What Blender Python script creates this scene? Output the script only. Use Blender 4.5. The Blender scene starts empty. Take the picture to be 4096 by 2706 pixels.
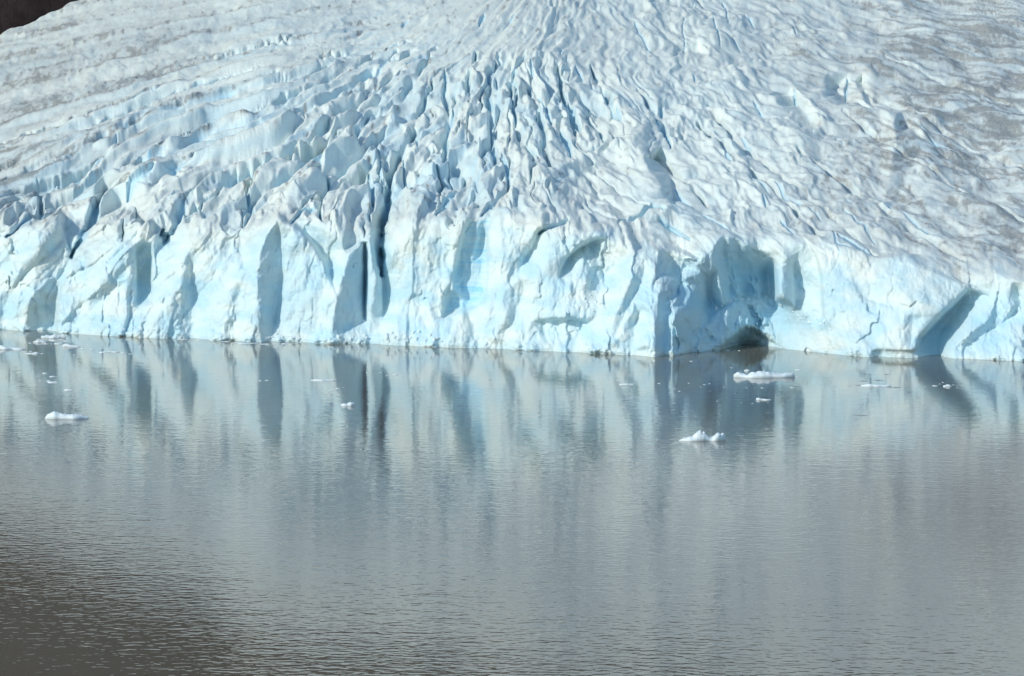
import bpy, bmesh, math, random
import numpy as np
from mathutils import Vector
from mathutils.geometry import delaunay_2d_cdt

random.seed(7)
scene = bpy.context.scene
COL = scene.collection

# ------------------------------------------------------------------ survey of the place
F, CX, YH, H = 15900.0, 2048.0, 30.0, 156.0      # focal length, image centre, horizon row, eye height over the lake
SUN_AZ, SUN_EL = math.radians(57), math.radians(31)   # sun behind the viewer's left shoulder
SUN = Vector((-math.sin(SUN_AZ) * math.cos(SUN_EL), -math.cos(SUN_AZ) * math.cos(SUN_EL), math.sin(SUN_EL)))

def lake(px, py):
    """point of the lake surface seen at a picture position"""
    D = H * F / (py - YH)
    return (px - CX) / F * D, D

# ------------------------------------------------------------------ noise
def _hash(ix, iy, seed):
    h = (ix.astype(np.int64) * 374761393 + iy.astype(np.int64) * 668265263 + seed * 974634777) & 0xffffffff
    h = ((h ^ (h >> 13)) * 1274126177) & 0xffffffff
    h = ((h ^ (h >> 16)) * 2246822519) & 0xffffffff
    return (h ^ (h >> 15)) & 0xffffffff

def perlin(x, y, seed=0):
    x = np.asarray(x, np.float64); y = np.asarray(y, np.float64)
    x0 = np.floor(x); y0 = np.floor(y)
    fx = x - x0; fy = y - y0
    ix = x0.astype(np.int64); iy = y0.astype(np.int64)
    u = fx * fx * fx * (fx * (fx * 6 - 15) + 10); v = fy * fy * fy * (fy * (fy * 6 - 15) + 10)
    def g(dx, dy):
        a = _hash(ix + dx, iy + dy, seed) * (2 * math.pi / 4294967296.0)
        return np.cos(a) * (fx - dx) + np.sin(a) * (fy - dy)
    n0 = g(0, 0) * (1 - u) + g(1, 0) * u
    n1 = g(0, 1) * (1 - u) + g(1, 1) * u
    return (n0 * (1 - v) + n1 * v) * 1.5

def fbm(x, y, seed=0, octaves=4, gain=.5):
    s = 0; a = 1
    for o in range(octaves):
        s = s + a * perlin(x * 2 ** o, y * 2 ** o, seed + o * 17); a *= gain
    return s

def worley(x, y, seed=0, jit=.9):
    ix = np.floor(x).astype(np.int64); iy = np.floor(y).astype(np.int64)
    f1 = np.full(x.shape, 9.0); f2 = np.full(x.shape, 9.0); cid = np.zeros(x.shape, np.int64)
    for dx in (-1, 0, 1):
        for dy in (-1, 0, 1):
            h = _hash(ix + dx, iy + dy, seed)
            cx = ix + dx + .5 + jit * ((h & 0xffff) / 65536.0 - .5)
            cy = iy + dy + .5 + jit * ((h >> 16) / 65536.0 - .5)
            d = np.hypot(x - cx, y - cy)
            m = d < f1
            f2 = np.where(m, f1, np.minimum(f2, d)); cid = np.where(m, h, cid); f1 = np.where(m, d, f1)
    return f1, f2, (cid & 0xfff) / 4096.0

def sstep(a, b, x):
    t = np.clip((x - a) / (b - a), 0, 1)
    return t * t * (3 - 2 * t)

def blur(A, sx, sy):
    for ax, s in ((1, sx), (0, sy)):
        if s <= 0: continue
        r = int(math.ceil(2.5 * s)); k = np.exp(-.5 * (np.arange(-r, r + 1) / s) ** 2); k /= k.sum()
        pad = [(0, 0), (0, 0)]; pad[ax] = (r, r)
        B = np.pad(A, pad, mode='edge'); out = 0
        for i, w in enumerate(k):
            sl = [slice(None), slice(None)]; sl[ax] = slice(i, i + A.shape[ax])
            out = out + w * B[tuple(sl)]
        A = out
    return A

# ------------------------------------------------------------------ raster of the glacier's front, as surveyed from the lookout
ST = 3.0
XS = np.arange(-720, 4821, ST); YS = np.arange(-120, 1470, ST)
NX, NY = len(XS), len(YS)
PX, PY = np.meshgrid(XS, YS)

def curve(x, pts):
    p = np.array(pts, float)
    return np.interp(x, p[:, 0], p[:, 1])

WL = [(-800, 1290), (0, 1316), (500, 1338), (1000, 1360), (1400, 1368), (1700, 1376), (2000, 1385), (2300, 1398), (2595, 1409),
      (2885, 1403), (3058, 1399), (3300, 1408), (3742, 1425), (4096, 1433), (4900, 1462)]
yw = curve(XS, WL)
TOP = [(-800, 930), (0, 900), (500, 880), (900, 900), (1100, 868), (1300, 880), (1500, 900), (1800, 870), (2100, 845), (2400, 930),
       (2600, 955), (2800, 950), (3150, 950), (3400, 1000), (3700, 1045), (4096, 1110), (4900, 1170)]
yt = curve(XS, TOP)
k = np.ones(61) / 61
yt = np.convolve(np.pad(yt, 30, mode='edge'), k, 'valid')
SL = curve(XS, [(-800, .31), (1500, .31), (2600, .29), (3500, .26), (4900, .26)])
Dw = H * F / (yw - YH)
Dt = Dw + curve(XS, [(-800, 14), (2200, 14), (2700, 22), (3300, 16), (4900, 18)])
zt = H - (yt - YH) / F * Dt
E = (YH - PY) / F
Dcl = Dw + (Dt - Dw) * (yw - PY) / (yw - yt)                 # the cliff leans back a little
Dsl = (zt - H - SL * Dt) / (np.minimum(E, .1) - SL)             # the ice field climbs behind it
D0 = np.where(PY > yt, Dcl, Dsl)
D0 = blur(D0, 4, 6)
dirt = None

# ------------------------------------------------------------------ hand-surveyed forms: metres towards (+) or away from (-) the lookout
REG = {0: (0, 0, 1.0), 1: (0, 700, .5897), 2: (1300, 700, .5897), 3: (2300, 800, .4212), 4: (3100, 900, .4196),
       5: (0, 0, .5897), 6: (1300, 0, .5897), 7: (2696, 0, .6378), 8: (0, 0, 1.726)}
V, ED = [], []
def P(reg, *pts):
    ox, oy, s = REG[reg]; last = None
    for x, y, o in pts:
        if reg in (6, 7): o *= 2.8                                     # on the slope a step back is a smaller step down
        elif o < 0: o *= 1 + 1.7 * float(sstep(25, -50, oy + y * s - np.interp(ox + x * s, XS, yt)))
        V.append((ox + x * s, oy + y * s, o))
        if last is not None: ED.append((last, len(V) - 1))
        last = len(V) - 1
def J(reg, *pts, gap=2.6):
    """a step: going down, the left side has the first offset, the right side the second (going right: below, above)"""
    ox, oy, s = REG[reg]; q = [(ox + x * s, oy + y * s, a, b) for x, y, a, b in pts]
    A, B = [], []
    for i, (x, y, a, b) in enumerate(q):
        x0, y0 = q[max(i - 1, 0)][:2]; x1, y1 = q[min(i + 1, len(q) - 1)][:2]
        dx, dy = x1 - x0, y1 - y0; L = math.hypot(dx, dy)
        nx, ny = dy / L, -dx / L
        A.append((x - nx * gap, y - ny * gap, a)); B.append((x + nx * gap, y + ny * gap, b))
    P(0, *A); P(0, *B)

# far left
P(0, (-760, 700, 0), (-600, 900, 3), (-600, 1290, 5)); P(0, (-420, 880, 7), (-430, 1100, 9), (-420, 1290, 10))
P(0, (-340, 900, -3), (-350, 1100, -2), (-340, 1290, 1)); P(0, (-150, 900, 4), (-140, 1290, 8)); P(0, (-80, 930, -2), (-90, 1290, 0))
# left blocks
P(1, (0, 600, 3), (0, 900, 4), (0, 1050, 4)); P(1, (50, 600, 3), (55, 760, 3), (30, 900, 4), (35, 1040, 5))
P(1, (25, 470, 4), (80, 400, 5), (150, 350, 6), (270, 300, 7.5), (380, 252, 6))
P(1, (15, 450, -4), (75, 380, -5), (145, 330, -5), (265, 285, -6), (378, 236, -8))
P(1, (270, 380, 10), (275, 500, 11), (245, 620, 11.5), (235, 740, 12), (205, 870, 11), (190, 960, 9), (150, 1040, 8))
P(1, (40, 560, 5), (60, 750, 5.5), (100, 900, 6), (120, 1040, 6))
J(1, (395, 265, 4, -12), (440, 400, 1, -14), (490, 555, -2, -7))
J(1, (482, 580, -2, 5), (440, 690, -3, 6), (400, 800, -4, 7), (388, 900, -6, 8), (386, 1045, -6, 9))
P(1, (215, 930, 2), (300, 905, -2), (368, 905, -6)); P(1, (230, 1030, 0), (370, 1030, -8))
P(1, (502, 550, 5), (560, 425, 5), (640, 315, 5), (800, 182, 5.5), (860, 232, 4), (920, 282, 3), (1000, 325, 4.5), (1060, 370, 4), (1095, 440, 3))
P(1, (555, 403, -10), (630, 293, -12), (797, 162, -12), (870, 213, -10), (935, 266, -9), (1010, 305, -5), (1068, 352, -8), (1108, 420, -9))
P(1, (600, 480, 6), (700, 420, 6.5), (800, 330, 7), (830, 440, 5)); P(1, (560, 620, 6.5), (640, 600, 7))
J(1, (722, 480, 6.5, 9), (700, 570, 7, 10), (640, 660, 7.5, 11), (600, 800, 8, 11.5), (560, 920, 8.5, 12), (510, 1050, 9, 12))
P(1, (790, 460, 10.5), (780, 700, 12), (700, 900, 13), (660, 1050, 13)); P(1, (870, 480, 10.5), (915, 485, 11))
J(1, (922, 500, 11, 0), (928, 600, 11.5, -3), (932, 720, 12, -3), (925, 845, 12, 2))
J(1, (1035, 480, 0, 7), (1022, 600, -4, 7.5), (1025, 720, -4, 8), (1030, 845, 1, 8.5))
P(1, (935, 465, 8), (1030, 455, 7))
P(1, (900, 880, 13), (960, 890, 12), (1050, 880, 11), (1150, 960, 12), (1160, 1060, 13)); P(1, (900, 1060, 15), (1000, 1000, 14))
P(1, (1120, 480, 3), (1160, 480, 4), (1250, 440, 4), (1380, 300, 2), (1500, 330, 1), (1600, 340, 1)); P(1, (1125, 452, -6), (1155, 455, -4))
P(1, (1255, 530, 7), (1245, 700, 9.5), (1235, 800, 10.5), (1215, 950, 11.5), (1175, 1070, 13))
P(1, (1300, 560, 4), (1310, 700, 3), (1308, 800, 2.5), (1300, 950, 3.5), (1295, 1075, 5))
P(1, (1400, 500, 6), (1420, 700, 7), (1430, 900, 8), (1450, 1080, 9)); P(1, (1600, 620, 7), (1600, 750, 8.5), (1680, 850, 10), (1600, 1090, 11))
P(1, (1700, 520, 6), (1640, 590, 5)); P(1, (1660, 540, -1), (1760, 420, 2), (1800, 380, 0))
P(1, (1878, 285, 9), (1812, 390, 10), (1768, 520, 12), (1745, 620, 13), (1745, 720, 13.5), (1757, 900, 14), (1770, 1105, 14))
P(1, (1880, 262, -6), (1840, 320, -3))
J(1, (1905, 440, 1, 5), (1925, 560, -2, 4), (1922, 700, -4, 3), (1912, 850, -4, 3), (1895, 950, -1, 4), (1850, 1080, 4, 8))
P(1, (1890, 284, 9), (1960, 322, 8), (2060, 402, 8), (2150, 522, 8), (2215, 640, 8), (2250, 745, 8))
P(1, (1968, 302, -4), (2072, 385, -4), (2167, 502, -6), (2232, 630, -6), (2262, 745, 2))
P(1, (2000, 700, 6.5), (2100, 800, 8), (2120, 1110, 9)); P(1, (2240, 900, 10), (2220, 1110, 12)); P(1, (2000, 1000, 7), (1950, 1100, 7))
P(1, (2100, 330, 2), (2250, 270, 4)); P(1, (2260, 190, 4), (2255, 240, 6), (2300, 420, 7), (2340, 560, 8), (2290, 720, 8))
P(1, (2310, 220, -1), (2320, 290, 0))
# fin beside the deep gully
P(2, (0, 900, 11), (0, 1120, 12))
P(2, (240, 480, 12), (160, 535, 13), (120, 680, 14), (85, 830, 15), (45, 1000, 16), (30, 1120, 15))
P(2, (235, 455, -2), (120, 520, 2))
J(2, (258, 492, 5, -15), (265, 620, 1, -18), (262, 800, -1, -20), (265, 975, 0, -10))
J(2, (282, 470, -15, 7), (284, 620, -18, 6.5), (280, 800, -20, 6), (278, 975, -10, 5))
P(2, (300, 452, 8), (330, 560, 5), (350, 700, 4), (330, 980, 5))
J(2, (325, 470, 5, -4), (355, 620, 2, -12), (382, 660, 0, -14), (393, 820, -2, -12), (388, 960, -2, -6))
P(2, (412, 150, -6), (385, 300, -24), (378, 450, -30), (376, 560, -30), (379, 645, -22))
P(2, (340, 250, -2), (320, 400, -1), (335, 520, 0))
J(2, (428, 190, -8, 0), (404, 330, -22, 1), (396, 480, -26, 3), (390, 640, -18, -9))
P(2, (470, 400, 7), (480, 480, 9), (455, 560, 9), (415, 660, -7)); P(2, (500, 460, 9), (500, 620, 6), (490, 750, 2), (470, 900, 2), (400, 985, 1))
P(2, (590, 380, 9), (580, 300, 7), (720, 290, 8), (855, 300, 8)); P(2, (560, 600, 7), (600, 850, 6), (500, 900, 4)); P(2, (700, 480, 8), (700, 700, 6.5))
J(2, (862, 320, 8, 9), (866, 430, 7.5, 10.5), (850, 560, 6.5, 10.5), (860, 740, 6.5, 10))
P(2, (880, 315, 10.5), (955, 305, 10)); P(2, (890, 600, 10.5), (868, 780, 10))
J(2, (968, 320, 10, 3), (932, 430, 10, 1), (905, 560, 10, 0), (880, 660, 10, 0), (820, 800, 9, 0), (800, 955, 9, 1))
P(2, (1040, 360, 2), (1000, 600, -1), (950, 850, 0)); P(2, (1060, 560, -3), (1060, 700, -3), (1030, 850, -1)); P(2, (1065, 300, 1), (1060, 400, -5), (1060, 520, -5))
J(2, (1128, 290, -2, 8), (1105, 400, -5, 9), (1104, 540, -4, 10), (1103, 640, -4, 11), (1095, 740, -3, 11.5), (1084, 815, -1, 12))
J(2, (810, 975, 10, 2), (930, 915, 10, 0), (1030, 892, 10, -1), (1074, 850, 11, -1))
P(2, (600, 950, 9), (760, 980, 11), (1000, 1000, 12)); P(2, (450, 1100, 13), (700, 1110, 17), (900, 1100, 16), (1070, 1080, 13)); P(2, (300, 1110, 9), (300, 1020, 7))
P(2, (1140, 285, 9), (1200, 240, 8), (1300, 222, 8)); P(2, (1250, 500, 12.5), (1200, 800, 14), (1220, 1000, 18), (1150, 1100, 16))
P(2, (1600, 300, 2), (1460, 390, 1), (1422, 480, 1), (1372, 570, 3), (1310, 655, 8))
P(2, (1440, 362, 9), (1385, 480, 11), (1325, 560, 12)); P(2, (1482, 405, 8), (1470, 520, 11), (1400, 620, 13), (1340, 690, 13))
P(2, (1510, 352, 9), (1600, 316, 8), (1740, 306, 7), (1880, 335, 6)); P(2, (1600, 285, 5), (1740, 280, 2), (1890, 300, 1))
J(2, (1890, 430, 7, 1), (1800, 455, 10, -6), (1700, 510, 12, -6), (1640, 570, 13, -3), (1605, 640, 13, 3), (1590, 690, 13, 10))
P(2, (1600, 480, 12), (1520, 620, 15), (1440, 730, 16))
P(2, (1750, 560, 6), (1700, 700, 11), (1640, 780, 14), (1550, 900, 16), (1482, 970, 17)); P(2, (1400, 760, 13), (1350, 740, 11))
P(2, (1340, 800, 10), (1300, 920, 10), (1262, 1020, 13)); P(2, (1420, 900, 15), (1400, 1000, 15.5))
J(2, (1470, 985, 10, 17), (1560, 985, 8, 18), (1680, 975, 8, 18), (1780, 1000, 9, 15))
P(2, (1480, 1100, 13), (1600, 1150, 14), (1700, 1120, 12), (1780, 1090, 13)); P(2, (1300, 1150, 18), (1500, 1168, 17), (1750, 1190, 18))
P(2, (1900, 450, 5), (1850, 600, 0), (1950, 650, 0)); P(2, (2000, 560, 3), (1820, 690, 3))
P(2, (1790, 680, 10), (1750, 830, 13), (1720, 960, 15)); P(2, (1880, 760, 4), (1860, 830, 8), (1820, 980, 13))
# round headland before the bay
P(3, (180, 1100, 15), (210, 1000, 14), (300, 830, 12), (440, 640, 10), (560, 505, 9))
P(3, (560, 690, 16), (455, 950, 19), (375, 1130, 20), (300, 1390, 20)); P(3, (650, 720, 10), (600, 850, 10), (520, 1000, 12), (405, 1270, 17))
P(3, (760, 640, 14), (680, 860, 17), (560, 950, 17), (545, 1080, 19), (470, 1150, 20), (435, 1270, 21))
P(3, (605, 1080, 13), (565, 1200, 13), (560, 1420, 16)); P(3, (760, 880, 20), (755, 1050, 23), (740, 1180, 25), (660, 1390, 26))
P(3, (795, 900, 22), (785, 1100, 27), (772, 1350, 28), (765, 1430, 28)); P(3, (860, 1100, 18), (855, 1420, 19)); P(3, (930, 1100, 24), (927, 1300, 26), (940, 1430, 26))
P(3, (570, 490, 8), (660, 480, 8), (820, 432, 7), (1000, 505, 9), (1180, 572, 10)); P(3, (640, 452, -6), (820, 402, -8), (1000, 450, -6), (1190, 535, -3))
P(3, (820, 700, 14), (930, 610, 4), (920, 690, 0)); P(3, (770, 780, 17), (830, 800, 18)); P(3, (900, 740, 15), (935, 750, 13), (940, 850, 16))
P(3, (1170, 610, 9), (1050, 640, 1), (1000, 780, 2), (990, 900, 10))
P(3, (1010, 1000, 16), (1100, 1080, 10), (1150, 1190, 7), (1060, 1300, 7), (965, 1410, 14))
P(3, (1040, 740, 12), (1110, 900, 8), (1165, 1080, 5), (1200, 1200, 3), (1290, 1290, 1))
P(3, (1210, 530, 12), (1195, 700, 4), (1225, 880, -2)); P(3, (1250, 780, -8), (1300, 930, -14), (1350, 1010, -14))
P(3, (1290, 495, 11), (1370, 650, 4), (1392, 850, 0), (1396, 985, -4)); P(3, (1450, 335, 8), (1490, 600, -4), (1552, 800, -9), (1562, 900, -11))
P(3, (1400, 560, -6), (1440, 700, -14), (1455, 830, -17)); P(3, (1570, 480, -4), (1535, 650, -17))
P(3, (1560, 560, -8), (1700, 640, -17), (1745, 760, -22), (1745, 880, -23)); P(3, (1640, 750, -24), (1640, 890, -28))
P(3, (1400, 340, 9), (1460, 322, 9), (1540, 352, 7), (1620, 482, 1), (1740, 512, -6), (1850, 562, -9), (1885, 582, -10))
P(3, (1400, 300, 4), (1545, 315, 3), (1645, 450, 3), (1760, 485, 2), (1880, 550, 3))
P(3, (1830, 700, -30), (1840, 900, -32))
J(3, (1895, 595, -14, 6), (1900, 750, -28, 7), (1905, 925, -28, 7))
J(3, (1290, 1110, -5, -12), (1380, 1030, -7, -15), (1450, 1005, -10, -19), (1500, 960, -12, -21), (1700, 935, -19, -27), (1830, 924, -22, -29), (1885, 950, -22, -24))
P(3, (1420, 1090, -7), (1300, 1180, -2), (1410, 1250, -6), (1400, 1350, -4), (1330, 1390, -1)); P(3, (1600, 1060, -13), (1750, 1040, -18), (1880, 1000, -22)); P(3, (1200, 1400, 4), (1100, 1420, 7))
P(3, (1480, 1120, -8), (1600, 1150, -11), (1700, 1130, -14), (1850, 1150, -19)); P(3, (1450, 1200, -6), (1560, 1060, -11))
J(3, (1380, 1412, -8, -3), (1440, 1365, -14, -5), (1540, 1275, -19, -8), (1620, 1215, -20, -11), (1700, 1225, -22, -13), (1780, 1290, -22, -16), (1880, 1350, -20, -16), (1990, 1412, -13, -10))
P(3, (1420, 1430, -18), (1520, 1395, -30), (1640, 1380, -36), (1640, 1430, -40), (1780, 1428, -30)); P(3, (1620, 1290, -27), (1740, 1340, -27), (1850, 1405, -20))
P(3, (1950, 1000, -17), (1950, 1200, -17), (1930, 1290, -15)); P(3, (2060, 1080, -8), (2100, 1180, -9), (2150, 1300, -7), (2300, 1400, 4)); P(3, (2050, 1420, -7), (2180, 1425, -1)); P(3, (2230, 1120, 0), (2290, 1250, 3))
# pillar, niche and the broad white face
P(4, (60, 250, 9), (62, 400, 11), (47, 600, 11), (42, 700, 11))
J(4, (172, 350, 4, 0), (178, 500, 3, -5), (190, 770, 3, -5)); P(4, (170, 300, 5), (150, 315, 7))
P(4, (300, 400, 0), (320, 600, -3), (300, 850, 0)); P(4, (395, 400, 1), (425, 600, 0), (440, 860, 2))
J(4, (250, 105, 5, 6), (330, 175, 3, 7), (400, 330, -1, 8), (437, 500, -5, 9), (457, 860, -2, 11))
P(4, (100, 160, 7), (160, 112, 6), (200, 150, 6), (230, 260, 4))
P(4, (560, 95, 5), (520, 500, 9)); P(4, (700, 400, 9), (900, 500, 10), (1200, 600, 11), (1500, 600, 11)); P(4, (800, 700, 12), (1200, 820, 12.5)); P(4, (820, 690, 9.5), (930, 730, 9.5), (1200, 800, 11.5))
P(4, (480, 900, 12), (600, 1000, 13), (700, 1150, 15)); P(4, (1000, 1000, 15), (1250, 1010, 15.5)); P(4, (1215, 990, 15.5), (1230, 860, 15), (1290, 850, 14)); P(4, (1310, 900, 12), (1290, 1100, 13), (1240, 1000, 13))
P(4, (620, 100, 5), (700, 180, 6), (950, 300, 6), (1100, 310, 6.5), (1250, 287, 6), (1450, 417, 7), (1600, 492, 7.5), (1750, 532, 8), (1870, 590, 8))
P(4, (720, 160, 2), (960, 275, 1), (1100, 283, 2), (1260, 260, 1), (1470, 395, 2), (1620, 470, 3), (1770, 505, 4), (1890, 570, 5))
J(4, (1825, 640, 9, -3), (1700, 770, 11, -8), (1600, 860, 12, -10), (1500, 970, 13, -10), (1390, 1090, 15, -7), (1365, 1180, 16, -2))
P(4, (1770, 730, -10), (1650, 920, -13), (1560, 1060, -12), (1545, 1250, -5))
P(4, (2040, 700, 3), (1965, 800, 4), (1875, 950, 6), (1785, 1060, 8), (1700, 1180, 9))
J(4, (1850, 625, -4, 6), (1950, 645, -3, 5), (2035, 678, 0, 4))
P(4, (2100, 760, 6), (2000, 920, 10), (1880, 1005, 12), (1780, 1090, 13)); P(4, (2250, 875, 2), (2150, 950, 3), (2000, 1035, 4), (1850, 1135, 7))
P(4, (2260, 540, 10), (2240, 700, 9), (2232, 840, 9)); P(4, (2290, 600, 5), (2320, 700, 2), (2350, 730, 3)); P(4, (2374, 560, 9), (2374, 900, 10), (2150, 1100, 12))
P(4, (1900, 1240, 12), (2300, 1200, 14), (2374, 1262, 14))
J(4, (870, 1222, 14, 16.5), (1000, 1192, 13, 16.5), (1200, 1200, 13, 16.5), (1335, 1203, 12, 16))
P(0, (4200, 1150, 6), (4220, 1430, 12)); P(0, (4330, 1120, 10), (4320, 1300, 14)); P(0, (4420, 1130, 0), (4400, 1440, 4)); P(0, (4700, 1150, 8), (4680, 1450, 12))
# hollows and knolls of the upper ice
P(7, (950, 470, 1), (1100, 455, 1), (1190, 468, 1), (1290, 720, 0), (1050, 672, 1), (960, 600, 1)); P(7, (1000, 540, -7), (1080, 635, -9), (1200, 692, -6)); P(7, (1100, 520, -3), (1110, 600, -4)); P(7, (1130, 500, 0), (1210, 650, -1)); P(7, (1165, 500, -5), (1215, 590, -4))
P(7, (600, 600, 1), (640, 560, 1), (740, 545, 1), (850, 650, 1), (920, 800, 0)); P(7, (730, 722, 1), (830, 820, 1)); P(7, (690, 620, -6), (780, 690, -9), (880, 800, -5))
P(7, (0, 270, 1), (150, 270, 1), (215, 350, 0)); P(7, (0, 375, 2), (215, 368, 2)); P(7, (40, 350, -7), (170, 345, -7))
P(7, (1300, 850, 1), (1380, 780, 6), (1395, 900, 5)); P(7, (1470, 830, -3), (1540, 890, -3)); P(7, (1570, 910, 0), (1520, 800, 0))
P(6, (2100, 960, 7), (2160, 1050, 8), (2200, 1150, 7), (2290, 1260, 7)); P(6, (2230, 1060, -6), (2310, 1150, -6), (2350, 1250, -5)); P(6, (2290, 1010, 0), (2374, 1080, 0), (2440, 1200, 0))
P(6, (1550, 1110, 5), (1700, 1050, 5), (1890, 950, 5)); P(6, (1560, 1085, -3), (1700, 1020, -2), (1880, 925, -1))
P(6, (1260, 1245, 5), (1550, 1118, 5)); P(6, (1250, 1225, -3), (1540, 1095, -2))
# frame of zeros
for x in range(-760, 2620, 190): P(0, (x, 690 if x < 2300 else 640, 0))
for x, y in ((2500, 880), (2700, 850), (2900, 850), (3100, 880), (3300, 900), (3500, 950), (3800, 990), (4100, 1070), (4400, 1050), (4800, 1080)): P(0, (x, y, 0))
for x in range(-760, 4900, 350): P(0, (x, -160, 0)); P(0, (x, 230, 0)); P(0, (x, 1500, 10))
for x in (300, 900, 1500, 2000, 3600, 3900): P(0, (x, 450, 0))
for y in (300, 1000, 1500): P(0, (-780, y, 2)); P(0, (4880, y, 3))

vv, ee, ff, ov, oe, of = delaunay_2d_cdt([Vector((x, y)) for x, y, o in V], ED, [], 0, 0.4)
OV = np.array([[x, y] for x, y, o in V]); OO = np.array([o for x, y, o in V])
vals = []
for q, ids in zip(vv, ov):
    if ids: vals.append(float(np.mean([OO[i] for i in ids])))
    else:
        d = np.hypot(OV[:, 0] - q.x, OV[:, 1] - q.y); j = np.argsort(d)[:3]; w = 1 / (d[j] + 1); vals.append(float((OO[j] * w).sum() / w.sum()))
OFF = np.zeros((NY, NX))
for f in ff:
    for t in range(1, len(f) - 1):
        a, b, c = f[0], f[t], f[t + 1]
        xa, ya, xb, yb, xc, yc = vv[a].x, vv[a].y, vv[b].x, vv[b].y, vv[c].x, vv[c].y
        det = (yb - yc) * (xa - xc) + (xc - xb) * (ya - yc)
        if abs(det) < 1e-9: continue
        i0 = max(0, int((min(xa, xb, xc) - XS[0]) / ST)); i1 = min(NX, int((max(xa, xb, xc) - XS[0]) / ST) + 2)
        j0 = max(0, int((min(ya, yb, yc) - YS[0]) / ST)); j1 = min(NY, int((max(ya, yb, yc) - YS[0]) / ST) + 2)
        if i0 >= i1 or j0 >= j1: continue
        x = PX[j0:j1, i0:i1]; y = PY[j0:j1, i0:i1]
        l1 = ((yb - yc) * (x - xc) + (xc - xb) * (y - yc)) / det; l2 = ((yc - ya) * (x - xc) + (xa - xc) * (y - yc)) / det
        m = (l1 >= -1e-6) & (l2 >= -1e-6) & (l1 + l2 <= 1 + 1e-6)
        OFF[j0:j1, i0:i1][m] = (l1 * vals[a] + l2 * vals[b] + (1 - l1 - l2) * vals[c])[m]
jw_ = ((yw - 6 - YS[0]) / ST).astype(int); OFF = np.where(np.arange(NY)[:, None] > jw_[None, :], OFF[jw_, np.arange(NX)][None, :], OFF)     # the face goes straight down under the lake
OFF = .30 * blur(OFF, .7, .7) + .40 * blur(OFF, 2.4, 2.4) + .30 * blur(OFF, 6, 6)

# ------------------------------------------------------------------ flow of the ice: a = across the flow, b = along it
FL = [[(-120, 1600), (-30, 1100), (40, 700), (200, 0), (700, -2300), (1500, -6000)],
      [(-120, 1950), (0, 1650), (60, 1400), (170, 900), (430, 0), (700, -1100), (900, -1900), (1500, -4000)],
      [(-120, 1995), (0, 1770), (95, 1560), (165, 1330), (285, 900), (450, 430), (620, 0), (820, -550), (1000, -1000), (1500, -2400)],
      [(-120, 2035), (0, 1865), (155, 1570), (259, 1295), (397, 897), (570, 430), (828, 35), (1200, -550), (1500, -800)],
      [(-120, 2070), (0, 1930), (86, 1830), (190, 1691), (328, 1381), (500, 967), (639, 570), (863, 224), (1200, -100), (1500, -200)],
      [(-120, 2110), (0, 1985), (86, 1905), (190, 1775), (345, 1553), (518, 1277), (690, 967), (897, 656), (1200, 400), (1500, 350)],
      [(-120, 2150), (0, 2040), (104, 1960), (242, 1825), (397, 1657), (587, 1381), (828, 1122), (1200, 950), (1500, 930)],
      [(-120, 2190), (0, 2095), (104, 2030), (259, 1900), (431, 1795), (587, 1657), (777, 1519), (1500, 1500)],
      [(-120, 2230), (0, 2165), (86, 2125), (190, 2045), (345, 1968), (500, 1950), (656, 1830), (828, 1760), (1500, 1700)],
      [(-120, 2270), (0, 2215), (130, 2150), (224, 2080), (397, 2040), (570, 2030), (690, 2020), (1500, 2080)],
      [(-120, 2310), (0, 2272), (69, 2240), (207, 2170), (345, 2140), (500, 2165), (640, 2215), (1000, 2330), (1500, 2400)],
      [(-120, 2360), (0, 2340), (155, 2280), (276, 2255), (397, 2270), (518, 2320), (700, 2430), (1200, 2800), (1500, 2900)],
      [(-120, 2440), (0, 2430), (104, 2440), (259, 2480), (380, 2589), (587, 2693), (900, 2950), (1200, 3250), (1500, 3400)],
      [(-120, 2510), (0, 2520), (100, 2540), (250, 2620), (400, 2720), (552, 2800), (690, 2900), (967, 3150), (1200, 3450), (1500, 3700)],
      [(-120, 2590), (0, 2620), (60, 2640), (200, 2720), (380, 2850), (560, 3000), (750, 3200), (967, 3450), (1200, 3800), (1500, 4200)],
      [(-120, 2680), (0, 2740), (80, 2780), (220, 2900), (400, 3050), (600, 3300), (850, 3600), (1036, 3870), (1200, 4150), (1500, 4600)],
      [(-120, 2760), (0, 2860), (160, 3000), (320, 3200), (480, 3450), (720, 3800), (950, 4100), (1200, 4500), (1500, 5000)],
      [(-120, 2860), (0, 3000), (130, 3150), (250, 3366), (430, 3700), (620, 4096), (900, 4600), (1200, 5200), (1500, 5800)],
      [(-120, 2980), (0, 3150), (90, 3300), (200, 3600), (330, 4096), (700, 5000), (1200, 6200), (1500, 7000)],
      [(-120, 3200), (0, 3450), (60, 3700), (150, 4096), (500, 5400), (1200, 8000), (1500, 9000)]]
FX = np.array([np.interp(YS, [p[0] for p in l], [p[1] for p in l]) for l in FL])      # (lines, rows)
AV = np.arange(len(FL)) * 1.8
Afl = np.empty((NY, NX))
for j in range(NY):
    xs = FX[:, j]
    A_ = np.interp(XS, xs, AV)
    lo = XS < xs[0]; A_[lo] = AV[0] + (XS[lo] - xs[0]) * (AV[1] - AV[0]) / (xs[1] - xs[0])
    hi = XS > xs[-1]; A_[hi] = AV[-1] + (XS[hi] - xs[-1]) * (AV[-1] - AV[-2]) / (xs[-1] - xs[-2])
    Afl[j] = A_
Afl = blur(Afl, 14, 8)
_xw = (PX - CX) / F * D0
Afl = Afl + (.42 * fbm(_xw / 55, D0 / 70, 301, 2) + .16 * fbm(_xw / 14, D0 / 26, 303, 2)) * (np.gradient(Afl, axis=1) / ST * 120).clip(.25, 1.6)
Bfl = D0 / 52.0
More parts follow.
